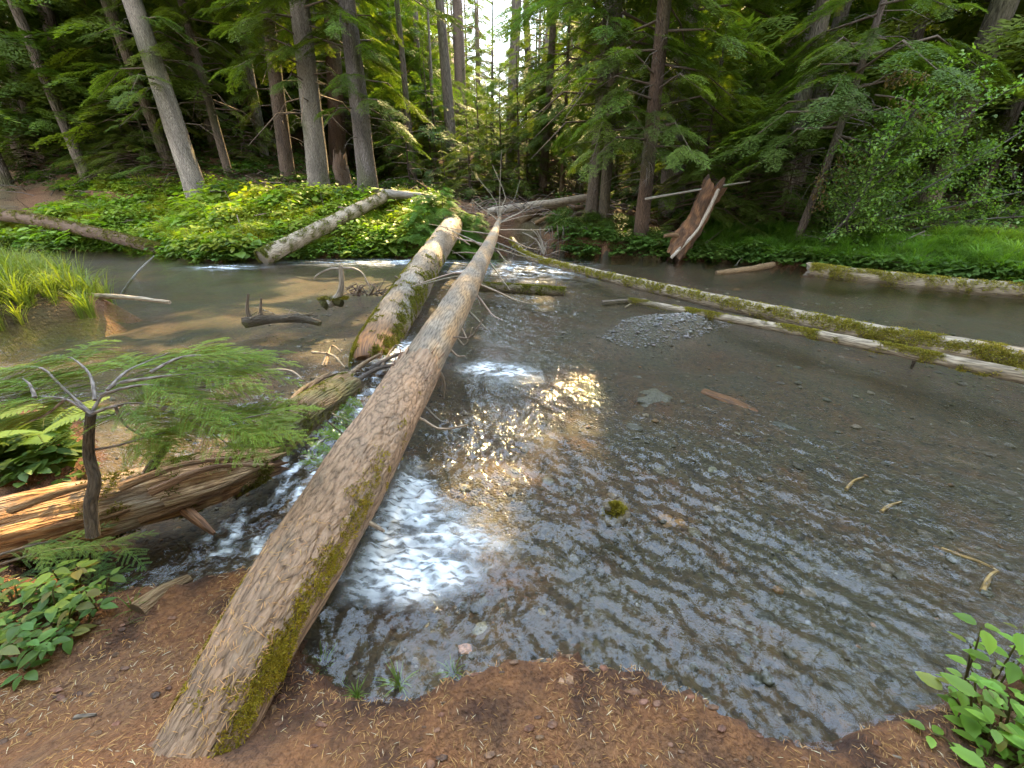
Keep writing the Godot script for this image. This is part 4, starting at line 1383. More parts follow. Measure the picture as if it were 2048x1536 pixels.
func trunk_of(o: Node3D, base: Vector3, axis: Vector3, r: float, height: float, col: Color, m: Material, flare := 0.28, bend := 0.0, sides := 22) -> void:
	var pts := []
	var rads := []
	var k := rr(0.0, 9.0)
	for h in [-0.4, 0.0, 0.2, 0.5, 0.9, 1.5, 2.3, 3.3, 4.6, 6.0, 8.0, 10.5, 13.0, 16.0, 20.0, 25.0]:
		if h > height:
			break
		pts.append(base + axis * h + Vector3(bend * sin(h * 0.4 + k), 0, bend * cos(h * 0.33 + k)))
		rads.append(r * lerpf(1.0, 0.12, pow(maxf(h, 0.0) / height, 1.15)))
	pts.append(base + axis * height)
	rads.append(r * 0.05)
	var b := Build.new()
	var dark := tint(col, 0.55)
	var paint := func(p: Vector3, up: float, along: float, c: Color) -> Color:
		var n := na.get_noise_3d(p.x * 2.5, p.y * 0.8, p.z * 2.5)
		return c.lerp(dark, clampf(0.35 + n * 1.5, 0, 1)).lerp(lin(0.1, 0.11, 0.035), clampf(nb.get_noise_3d(p.x, p.y * 0.7, p.z) * 2.0 - 0.35, 0, 0.7))
	tube(b, pts, rads, sides, col, {"rough": 0.04, "freq": 2.5, "furrow": [sides / 2, 0.05], "flare": flare, "paint": paint, "seed": k})
	solid(o, "trunk", b, m)

func dead_twigs(o: Node3D, base: Vector3, axis: Vector3, r: float, h0: float, h1: float, n: int, reach: float, col := Color(0.2, 0.16, 0.13)) -> void:
	var b := Build.new()
	for i in n:
		var h := rr(h0, h1)
		var az := rr(0, TAU)
		var out := Vector3(cos(az), rr(-0.5, 0.15), sin(az))
		var p := base + axis * h + Vector3(out.x, 0, out.z) * r * 0.8
		var l := reach * rr(0.4, 1.2)
		var q := p + out * l + Vector3(0, -l * 0.15, 0)
		tube(b, [p, p + out * l * 0.5 + Vector3(0, 0.04, 0), q], [0.012, 0.008, 0.003], 4, vary(col, 0.3))
		for k in 3:
			var m := p.lerp(q, rr(0.3, 0.95))
			var off := Vector3(rr(-1, 1), rr(-0.9, 0.2), rr(-1, 1)) * l * 0.3
			tube(b, [m, m + off * 0.5, m + off + Vector3(0, -0.05, 0)], [0.006, 0.004, 0.002], 3, vary(col, 0.3))
	solid(o, "dead_twigs", b, M.twig).set_meta("kind", "stuff")

var trunks := []

func big_tree(called: String, label: String, px: float, py: float, px2: float, wpx: float, o2 := {}) -> Node3D:
	var base := on_ground(px, py)
	if o2.has("z"):
		base = at_z(px, py, o2.z)
	var axis := (at_z(px2, 0.0, base.z) - base).normalized()
	if px2 == px:
		axis = Vector3.UP
	var r := clampf(wpx * px_size(base) * 0.4, 0.04, 0.5)
	var height: float = o2.get("height", rr(20.0, 26.0))
	base.y = ground_h(base.x, base.z)
	trunks.append([base, r])
	var o := thing(called, label, "tree", base)
	var bark: Color = o2.get("bark", lin(0.25, 0.2, 0.16))
	trunk_of(o, base, axis, r, height, bark, M.bark, o2.get("flare", 0.28), o2.get("bend", 0.03))
	var c0: float = o2.get("crown", 8.0)
	var col := hemlock_green()
	dead_twigs(o, base, axis, r, 1.5, c0 + 1.0, o2.get("twigs", 14), o2.get("twig_reach", 1.0))
	crown_of(o, base, axis, minf(2.6, c0), c0, 2.6, 2.8, int(o2.get("low", 16)), col, true, 6, 0.4)
	crown_of(o, base, axis, c0, height, o2.get("reach", 3.4), 0.5, o2.get("branches", 78), col, true, 7)
	return o

func young_tree(called: String, label: String, base: Vector3, height: float, reach: float, branches: int, col: Color, lean := Vector3.ZERO, group := "", low := 0.12, dense := 4) -> Node3D:
	var axis := (Vector3.UP + lean).normalized()
	var o := thing(called, label, "tree", base, group)
	var r := 0.008 * height + 0.015
	trunk_of(o, base, axis, r, height, lin(0.16, 0.11, 0.08), M.bark, 0.1, 0.02, 9)
	crown_of(o, base, axis, height * low, height * 0.98, reach, 0.12, branches, col, true, dense, 0.2)
	return o

func in_clearing(x: float, z: float) -> bool:    # tall trees left out behind the far bank, so the sun lights the centre
	return z < -31.0 and z > -76.0 and absf(x - (0.5 + (-30.0 - z) * 0.158)) < 10.0

func forest() -> void:
	rng.seed = 404
	var gb := lin(0.3, 0.25, 0.205)
	big_tree("conifer_tree", "thick brown-grey trunk leaning out of the wooded slope beside the stacked logs", 165, 290, 95, 62, {"bark": lin(0.26, 0.2, 0.16), "flare": 0.4, "crown": 7.0})
	big_tree("conifer_tree", "pale grey straight trunk leaning over the sunlit bank plants", 398, 398, 262, 47, {"bark": lin(0.42, 0.36, 0.3), "flare": 0.1, "crown": 9.0, "twigs": 8})
	big_tree("conifer_tree", "slender brown tree leaning parallel behind the pale grey trunk", 457, 352, 362, 20, {"bark": lin(0.2, 0.15, 0.11), "flare": 0.1, "crown": 5.0, "height": 16.0, "twigs": 26, "reach": 2.4})
	big_tree("conifer_tree", "shaded reddish trunk behind the lichen-spotted trunk", 578, 358, 530, 34, {"bark": lin(0.2, 0.14, 0.1), "crown": 6.0, "twigs": 24})
	big_tree("conifer_tree", "lichen-spotted grey trunk with a dark split down one side", 640, 386, 597, 50, {"bark": lin(0.36, 0.31, 0.26), "crown": 5.5, "flare": 0.22, "twigs": 18})
	big_tree("conifer_tree", "bluish grey trunk with fine even bark at the end of the slanting bank log", 738, 392, 692, 46, {"bark": lin(0.25, 0.21, 0.195), "crown": 6.5, "flare": 0.25})
	big_tree("conifer_tree", "broad rust-brown trunk standing behind the broken stump", 676, 345, 662, 50, {"bark": lin(0.23, 0.13, 0.08), "crown": 6.0})
	big_tree("conifer_tree", "upright grey-brown trunk with a flared reddish foot in the forest centre", 927, 352, 914, 34, {"bark": lin(0.29, 0.205, 0.16), "flare": 0.5, "crown": 8.0, "twigs": 10})
	big_tree("conifer_tree", "thin orange-brown trunk among yellow sunlit foliage", 897, 340, 884, 11, {"bark": lin(0.3, 0.16, 0.07), "crown": 3.5, "height": 17.0, "reach": 2.0, "branches": 70})
	big_tree("conifer_tree", "very thin dark straight pole tree with drooping green branches", 986, 362, 985, 9, {"bark": lin(0.12, 0.08, 0.06), "crown": 2.2, "height": 13.0, "reach": 2.4, "branches": 60})
	big_tree("conifer_tree", "hazy brown trunk behind the dead tip of the bridging log", 1085, 392, 1108, 21, {"bark": lin(0.22, 0.16, 0.11), "crown": 4.0, "height": 18.0, "reach": 2.6})
	big_tree("conifer_tree", "dim trunk deep between the sunlit young trees", 1066, 345, 1052, 20, {"bark": lin(0.2, 0.15, 0.11), "crown": 6.0})
	big_tree("conifer_tree", "slim bare pole rising from the pale level log", 1120, 395, 1143, 9, {"bark": lin(0.22, 0.15, 0.08), "crown": 3.5, "height": 14.0, "reach": 2.2, "branches": 55})
	big_tree("conifer_tree", "dark furrowed trunk of the twin pair on the mossy far bank", 1182, 428, 1222, 30, {"bark": lin(0.19, 0.145, 0.11), "flare": 0.5, "crown": 5.0, "twigs": 26})
	big_tree("conifer_tree", "mossy ragged trunk, second of the twin pair on the far bank", 1206, 432, 1236, 26, {"bark": lin(0.17, 0.135, 0.09), "flare": 0.3, "crown": 5.5, "twigs": 26})
	big_tree("conifer_tree", "tall grey trunk close behind the twin pair", 1222, 330, 1253, 26, {"bark": lin(0.3, 0.26, 0.23), "crown": 7.0})
	big_tree("conifer_tree", "dark brown slanting trunk rooted at the edge of the leafy far bank", 1278, 478, 1330, 34, {"bark": lin(0.17, 0.105, 0.07), "flare": 0.3, "crown": 4.5, "twigs": 30, "twig_reach": 1.4, "reach": 2.8})
	big_tree("conifer_tree", "massive purple-grey trunk in shade behind the slanting brown one", 1340, 430, 1378, 60, {"bark": lin(0.22, 0.175, 0.16), "flare": 0.25, "crown": 5.0})
	big_tree("conifer_tree", "brown-and-grey trunk leaning away behind the alder thicket", 1518, 320, 1602, 42, {"bark": lin(0.26, 0.19, 0.14), "flare": 0.15, "crown": 4.5, "twigs": 22, "reach": 3.2})
	big_tree("conifer_tree", "thin crooked tree leaning over the long grass with dead brown branches", 1590, 478, 1766, 19, {"bark": lin(0.24, 0.18, 0.14), "flare": 0.15, "crown": 4.6, "height": 12.0, "twigs": 40, "twig_reach": 1.3, "bend": 0.09, "reach": 2.2, "branches": 30})
	big_tree("conifer_tree", "pale grey trunk above the alder thicket", 1728, 300, 1772, 28, {"bark": lin(0.36, 0.31, 0.28), "crown": 7.0})
	big_tree("conifer_tree", "reddish dim trunk behind the hemlock sprays", 1458, 300, 1500, 34, {"bark": lin(0.2, 0.13, 0.1), "crown": 6.0})

	# understory hemlocks, each placed by its foot in the photograph
	var list := [
		[822, 372, 3.2, 1.3, 46, "small slender hemlock between the bluish trunk and the flared trunk"],
		[1385, 470, 6.4, 2.1, 85, "bright drooping hemlock beside the slanting brown trunk"],
		[1560, 455, 3.4, 1.9, 55, "low spreading hemlock in front of the leaning brown-and-grey trunk"],
		[1480, 440, 4.5, 2.0, 60, "shaded hemlock behind the bent snag"],
		[275, 350, 2.2, 2.6, 46, "wide dark hemlock sapling beneath the pale leaning trunk"],
		[360, 362, 1.9, 2.0, 40, "dark low hemlock behind the pale trunk's foot"],
		[500, 330, 3.4, 2.4, 60, "dusky hemlock behind the slender leaning tree"],
		[205, 330, 2.8, 2.4, 50, "dim hemlock below the stacked hillside logs"],
		[770, 345, 6.5, 2.4, 44, "feathery hemlock glowing behind the bluish trunk"],
		[860, 330, 9.0, 2.6, 52, "tall yellow-lit hemlock by the flared trunk"],
		[960, 338, 7.5, 2.3, 46, "sunlit hemlock right behind the flared trunk"],
		[1030, 342, 6.0, 2.4, 44, "soft green hemlock in the forest centre"],
		[1110, 336, 8.0, 2.6, 48, "golden backlit hemlock behind the slim pole"],
		[1160, 345, 6.0, 2.2, 40, "golden hemlock just left out behind the twin trunks"],
		[700, 325, 8.5, 2.6, 60, "shadowy hemlock behind the rust-brown trunk"],
		[1260, 385, 5.5, 2.0, 70, "dark hemlock in the gap beside the twin trunks"],
		[1440, 370, 7.5, 2.5, 95, "tall soft hemlock above the bent snag"],
		[1640, 330, 8.0, 2.8, 100, "broad hemlock rising behind the alder"],
		[1830, 300, 9.0, 3.0, 100, "blue-green hemlock high behind the alder"],
		[1960, 290, 8.0, 3.0, 95, "blue-green hemlock at the thicket's far end"],
		[60, 330, 2.4, 1.8, 45, "young hemlock in the debris of the wooded slope"]]
	for s in list:
		var p := on_ground(s[0], s[1])
		p.y = ground_h(p.x, p.z) - 0.05
		young_tree("hemlock_sapling", s[5], p, s[2], s[3], s[4], hemlock_green(), Vector3(rr(-0.05, 0.05), 0, rr(-0.05, 0.05)))
	# bush of little hemlocks over the sunken log's upper end
	for s in [[885, 425, 2.3, 1.35, "bushy green hemlock seedling on the bank above the thick grey log"], [922, 440, 1.6, 1.05, "small drooping hemlock seedling at the thick log's upper end"], [850, 440, 1.3, 1.0, "low hemlock seedling on the bank left of the thick log's end"], [948, 430, 1.6, 0.9, "hemlock seedling hanging between the two long logs"]]:
		var p2 := at_z(s[0], s[1], -13.75)
		p2.y = ground_h(p2.x, p2.z)
		young_tree("hemlock_seedling", s[4].replace(" left of", " beside"), p2, s[2], s[3], 56, lin(0.17, 0.29, 0.045), Vector3.ZERO, "", 0.05, 5)

	# the forest behind, where trunks and crowns merge
	var n := 0
	var tries := 0
	while n < 92 and tries < 4000:
		tries += 1
		var x := rr(-46.0, 50.0) if n % 3 else rr(-14.0, 16.0)
		var z := rr(-62.0, -21.0) if n % 3 else rr(-56.0, -30.0)
		var b := far_z(x) - z
		if b < 9.0 or b > 46.0 or absf(x) > 12.0 - z * 1.0 or in_clearing(x, z):
			continue
		var ok := true
		for t in trunks:
			if Vector2(t[0].x - x, t[0].z - z).length() < 2.3:
				ok = false
		if not ok:
			continue
		var base := Vector3(x, ground_h(x, z), z)
		var r := rr(0.14, 0.42)
		trunks.append([base, r])
		var o := thing("forest_conifer", "conifer in the dense forest behind the far bank", "tree", base, "background forest conifers")
		var axis := Vector3(rr(-0.05, 0.05), 1, rr(-0.04, 0.04)).normalized()
		var height := rr(15.0, 24.0)
		trunk_of(o, base, axis, r, height, lin(0.22, 0.165, 0.125).lerp(lin(0.3, 0.26, 0.22), rng.randf()), M.bark_far, 0.2, 0.03, 12)
		crown_of(o, base, axis, rr(1.8, 4.5), height, rr(2.2, 3.4), 0.4, 60, hemlock_green(), false, 9)
		n += 1
	# low young growth in the sunny clearing, and the forest beyond it
	for i in 92:
		var far_off := i >= 42
		var zc := rr(-98.0, -78.0) if far_off else -42.0 - rng.randf() * 30.0
		var xc := 0.5 + (-30.0 - zc) * 0.158 + ((rr(-34.0, 34.0) if i < 78 else rr(-11.0, 11.0)) if far_off else rr(-11.0, 11.0))
		var bc := Vector3(xc, ground_h(xc, zc) - 0.1, zc)
		var oc := thing("forest_conifer" if far_off else "forest_sapling", "distant conifer beyond the sunny clearing" if far_off else "yellow-green young hemlock in the sunny clearing behind the far bank", "tree", bc, "distant conifers" if far_off else "young hemlocks in the clearing")
		var hc := rr(24.0, 31.0) if far_off else rr(4.0, 7.5)
		trunk_of(oc, bc, Vector3.UP, 0.3 if far_off else 0.07, hc, lin(0.2, 0.15, 0.11), M.bark_far, 0.1, 0.02, 8)
		crown_of(oc, bc, Vector3.UP, hc * 0.06, hc, (4.2 if far_off else rr(1.6, 2.4)), 0.3, 60 if far_off else 24, hemlock_green(), false, 8)
	# the sides, where the forest stands close to the water
	n = 0
	tries = 0
	while n < 46 and tries < 6000:
		tries += 1
		var right := n % 2 == 0
		var xs := rr(9.0, 34.0) if right else rr(-36.0, -11.0)
		var zs := rr(-24.0, -6.5) if right else rr(-32.0, -17.0)
		var bs := far_z(xs) - zs
		if bs < 5.0 or (xs < 16.0 and xs > 0.0 and bs < 6.5):
			continue
		var fine := true
		for t in trunks:
			if Vector2(t[0].x - xs, t[0].z - zs).length() < 2.2:
				fine = false
		if not fine:
			continue
		var foot := Vector3(xs, ground_h(xs, zs), zs)
		var rs := rr(0.16, 0.4)
		trunks.append([foot, rs])
		var side := thing("forest_conifer", "tall conifer on the wooded slope just behind the alder thicket" if right else "tall conifer on the wooded slope above the inlet", "tree", foot, "conifers behind the alder" if right else "conifers above the inlet")
		var ax := Vector3(rr(-0.05, 0.05), 1, rr(-0.04, 0.04)).normalized()
		var hs := rr(23.0, 30.0)
		trunk_of(side, foot, ax, rs, hs, lin(0.22, 0.165, 0.125).lerp(lin(0.3, 0.26, 0.22), rng.randf()), M.bark_far, 0.2, 0.03, 12)
		crown_of(side, foot, ax, rr(1.5, 3.5), hs, rr(2.8, 3.8), 0.5, 78, hemlock_green(), false, 9)
		n += 1
	# young trees filling the space between the trunks
	n = 0
	tries = 0
	while n < 80 and tries < 4000:
		tries += 1
		var x2 := rr(-34.0, 36.0) if n % 2 else rr(-9.0, 11.0)
		var z2 := rr(-46.0, -17.0) if n % 2 else rr(-31.0, -20.0)
		var b2 := far_z(x2) - z2
		if b2 < 6.0 or b2 > 30.0 or absf(x2) > 8.0 - z2 * 1.0:
			continue
		var base2 := Vector3(x2, ground_h(x2, z2) - 0.05, z2)
		var sparse := absf(x2 - 1.5) < 9.0
		if in_clearing(x2, z2):
			continue
		var ht := rr(2.0, 8.0)
		young_tree("forest_sapling", "young hemlock filling the gaps between the trunks behind the far bank", base2, ht, rr(1.2, 2.2) + ht * 0.08, int((10 + ht * 4) if sparse else (24 + ht * 6)), hemlock_green(), Vector3(rr(-0.05, 0.05), 0, 0), "young hemlocks between the trunks", 0.08, 3 if sparse else 4)
		n += 1

func added_forest_round_camera() -> void:  # unseen trees added behind and beside the camera to cut sky light
	rng.seed = 444
	for i in 40:
		var a := lerpf(-0.6, PI + 0.6, (i + rng.randf()) / 40.0)
		var r := rr(5.0, 15.0)
		var base := Vector3(cos(a) * r * 1.25, 0.0, sin(a) * r)
		base.y = ground_h(base.x, base.z)
		if base.y < 0.12 or (base.z < 1.0 and absf(base.x) < 9.0):
			continue
		var o := thing("forest_conifer", "unseen conifer added round the near bank to shut out sky light", "tree", base, "added unseen conifers round the near bank")
		var axis := Vector3(rr(-0.03, 0.03), 1, rr(-0.03, 0.03)).normalized()
		var height := rr(19.0, 25.0)
		trunk_of(o, base, axis, rr(0.2, 0.4), height, lin(0.22, 0.165, 0.125), M.bark_far, 0.2, 0.03, 12)
		crown_of(o, base, axis, rr(3.0, 5.0), height, rr(2.8, 3.8), 0.4, 80, hemlock_green(), false, 9)

func stumps() -> void:
	rng.seed = 505
	# broken stump
	var a := on_ground(690, 385)
	var b := Build.new()
	var line := spline([a + Vector3(0, -0.2, 0), a + Vector3(0, 0.5, 0), a + Vector3(-0.02, 1.0, 0), a + Vector3(0.02, 1.3, 0)], [0.42, 0.36, 0.36, 0.3], 16)
	tube(b, line[0], line[1], 18, lin(0.24, 0.18, 0.14), {"rough": 0.12, "freq": 3.0, "caps": 2, "splinter": 1.3, "furrow": [9, 0.1]})
	single("stump", "jagged grey broken stump between the lichen-spotted and bluish trunks", "stump", b, a, M.bark)
	# shard on the left slope
	a = on_ground(45, 322)
	b = Build.new()
	line = spline([a + Vector3(0, -0.2, 0), a + Vector3(0.02, 0.5, 0), a + Vector3(-0.06, 1.2, 0)], [0.36, 0.27, 0.05], 12)
	tube(b, line[0], line[1], 12, lin(0.38, 0.29, 0.23), {"rough": 0.2, "freq": 3.0, "caps": 2, "splinter": 0.8, "furrow": [6, 0.15]})
	single("stump", "pointed pale splinter of a stump on the debris-strewn slope", "stump", b, a, M.bare)
	a = on_ground(245, 330)
	b = Build.new()
	line = spline([a + Vector3(0, -0.2, 0), a + Vector3(0, 0.8, 0), a + Vector3(0.03, 1.6, 0)], [0.2, 0.15, 0.1], 10)
	tube(b, line[0], line[1], 10, lin(0.09, 0.065, 0.045), {"rough": 0.15, "freq": 4.0, "caps": 2, "splinter": 1.5})
	single("stump", "dark narrow snag under the drooping hemlock boughs", "stump", b, a, M.bark)
	# bent snag at the water's edge
	var z := -12.6
	var p := [at_z(1348, 512, z + 0.1), at_z(1368, 478, z), at_z(1392, 440, z), at_z(1408, 405, z), at_z(1424, 376, z)]
	line = spline(p, [0.26, 0.34, 0.28, 0.3, 0.34], 40)
	var o := thing("bent_snag", "bent red-brown hollow snag with a split bleached edge at the waterline", "snag", p[0])
	var paint := func(q: Vector3, up: float, along: float, _c: Color) -> Color:
		var n := na.get_noise_3d(q.x * 6, q.y * 1.5, q.z * 6)
		return lin(0.3, 0.15, 0.07).lerp(lin(0.12, 0.065, 0.035), clampf(0.5 + n * 2.0, 0, 1))
	solid(o, "stem", log_body(line, 24, lin(0.3, 0.17, 0.09), {"rough": 0.15, "freq": 5.0, "stretch": 0.12, "furrow": [9, 0.2], "paint": paint, "caps": 3, "splinter": 0.9, "cap_color": lin(0.15, 0.08, 0.045)}), M.rotten)
	stick(o, "bleached_edge", [at_z(1342, 516, z + 0.3), at_z(1388, 468, z + 0.28), at_z(1412, 430, z + 0.25), at_z(1437, 378, z + 0.25)], 0.05, 0.05, lin(0.5, 0.42, 0.34), M.bare, 12, 7)
	stick(o, "root", [at_z(1372, 478, z), at_z(1350, 470, z + 0.1), at_z(1328, 472, z + 0.1)], 0.1, 0.05, lin(0.27, 0.16, 0.08), M.rotten)
	var q0 := at_z(1290, 398, z - 0.4)
	lone_stick("leaning_pole", "thin grey pole resting across the top of the bent snag", "pole", [q0, at_z(1420, 376, z + 0.02), at_z(1500, 363, z + 0.2)], 0.035, 0.02, lin(0.36, 0.31, 0.26), "", M.bare)
	# exposed roots over the cut bank in the middle
	for i in 12:
		var px := 1085.0 + i * 9.0 + rr(-6, 6)
		var r0 := at_z(px, 452 + rr(-4, 6), -14.3)
		lone_stick("bank_root", "thin root hanging over the dark undercut of the far bank", "root", [r0, at_z(px + rr(-6, 6), 478, -14.15), at_z(px + rr(-10, 10), 505, -14.2)], rr(0.012, 0.03), 0.006, vary(lin(0.13, 0.09, 0.065), 0.3), "roots over the undercut bank")
	for s in [[[1180, 425], [1150, 432], [1130, 450], "twisting bark-covered root at the foot of the twin trunks"], [[1205, 440], [1195, 452], [1180, 468], "mossy root running down the bank from the twin trunks"]]:
		lone_stick("tree_root", s[3], "root", [on_ground(s[0][0], s[0][1]), on_ground(s[1][0], s[1][1]) + Vector3(0, 0.05, 0), on_ground(s[2][0], s[2][1])], 0.09, 0.04, lin(0.16, 0.12, 0.08), "", M.bark)
	# brush pile of dead twigs under the bridging log's tip
	for s in [[1010, 420, 1.4, 60, -15.6, "grey thicket of dead twigs round the bridging log's tip"], [1040, 505, 1.0, 60, -13.6, "brown tangle of dead twigs over the undercut bank"], [1130, 372, 1.3, 46, -23.0, "pale brush of dead twigs behind the slim pole"]]:
		var c := at_z(s[0], s[1], s[4])
		var bb := Build.new()
		for i in s[3]:
			var p0 := c + Vector3(rr(-1, 1) * s[2], rr(-0.25, 0.25), rr(-0.5, 0.5))
			var d: Vector3 = Vector3(rr(-1, 1), rr(-0.2, 0.6), rr(-0.6, 0.6)) * s[2] * rr(0.4, 0.9)
			tube(bb, [p0, p0 + d * 0.5 + Vector3(0, 0.08, 0), p0 + d], [rr(0.01, 0.02), 0.009, 0.004], 4, vary(lin(0.2, 0.15, 0.12), 0.4))
		var m := single("brush_pile", s[5], "brush", bb, c, M.twig)
		m.set_meta("kind", "stuff")

# ------------------------------------------------------------------ alder thicket and dead branch
func alder() -> void:
	rng.seed = 606
	var foot := on_ground(1640, 492)
	var stems := [[[1700, 440], [1800, 330], [1900, 235]], [[1720, 450], [1850, 380], [1990, 280]], [[1700, 455], [1870, 420], [2060, 380]], [[1690, 430], [1760, 320], [1800, 220]], [[1730, 465], [1880, 445], [2050, 450]], [[1680, 430], [1730, 350], [1740, 280]], [[1700, 420], [1850, 290], [2000, 190]], [[1720, 445], [1900, 350], [2080, 240]], [[1665, 445], [1690, 400], [1700, 350]], [[1690, 440], [1790, 390], [1850, 350]], [[1760, 470], [1950, 440], [2120, 430]], [[1700, 430], [1780, 290], [1870, 170]]]
	var o := thing("alder_thicket", "arching alder thicket with small glossy leaves over the long grass", "shrub", foot)
	var where := []
	var cols := []
	for s in stems:
		var z := foot.z + rr(-1.2, 0.9)
		var start := Vector3(foot.x + rr(-0.3, 0.9), foot.y - 0.05, foot.z + rr(-0.4, 0.4))
		var pts := [start]
		for k in 3:
			pts.append(at_z(s[k][0], s[k][1], z + k * rr(0.0, 0.5)))
		stick(o, "stem", pts, 0.045, 0.012, lin(0.09, 0.075, 0.06), M.twig, 12, 6)
		var bb := Build.new()
		for k in 34:
			var f := rr(0.18, 1.0)
			var sp := spline(pts, [1, 1, 1, 1], 20)
			var root: Vector3 = sp[0][int(f * 19)]
			var d := Vector3(rr(-0.7, 1.0), rr(-0.15, 0.9), rr(-1, 1)).normalized() * rr(0.5, 1.3)
			tube(bb, [root, root + d * 0.5 + Vector3(0, 0.05, 0), root + d], [0.008, 0.005, 0.002], 4, lin(0.1, 0.08, 0.06))
			var c := vary(lin(0.2, 0.3, 0.075), 0.3)
			for j in 44:
				var g := rr(0.15, 1.05)
				var p := root + d * g + Vector3(rr(-0.16, 0.16), rr(-0.12, 0.14), rr(-0.16, 0.16))
				where.append(frame(Vector3(rr(-1, 1), rr(-0.7, 0.3), rr(-1, 1)), Vector3(rr(-0.5, 0.5), 1, rr(-0.5, 0.5)), rr(0.06, 0.1), p))
				cols.append(vary(c, 0.25))
		solid(o, "twigs", bb, M.twig).set_meta("kind", "stuff")
	joined(o, "foliage", [shape.leaf], M.leaf, where, cols)
	# withered branch hanging from the crooked tree
	var r := at_z(1672, 270, -12.2)
	o = thing("withered_branch", "drooping branch of withered tan leaves hanging from the thin crooked tree", "branch", r)
	where = []
	cols = []
	for s in [[[1672, 270], [1710, 300], [1765, 345]], [[1672, 270], [1690, 320], [1700, 370]], [[1660, 300], [1645, 350], [1640, 410]], [[1750, 190], [1810, 200], [1860, 230]], [[1740, 170], [1800, 140], [1850, 150]]]:
		var pts2 := []
		for k in 3:
			pts2.append(at_z(s[k][0], s[k][1], r.z + k * 0.15))
		stick(o, "limb", pts2, 0.025, 0.006, lin(0.16, 0.12, 0.09), M.twig, 8, 5)
		for j in 130:
			var f2 := rr(0.3, 1.0)
			var p3: Vector3 = (pts2[0] as Vector3).lerp(pts2[1], f2 * 2.0) if f2 < 0.5 else (pts2[1] as Vector3).lerp(pts2[2], f2 * 2.0 - 1.0)
			where.append(frame(Vector3(rr(-1, 1), rr(-1.4, 0.0), rr(-1, 1)), Vector3(rr(-1, 1), 1, rr(-1, 1)), rr(0.05, 0.1), p3 + Vector3(rr(-0.16, 0.16), rr(-0.3, 0.05), rr(-0.16, 0.16))))
			cols.append(vary(lin(0.26, 0.17, 0.075), 0.35))
	joined(o, "leaves", [shape.leaf], M.leaf, where, cols)

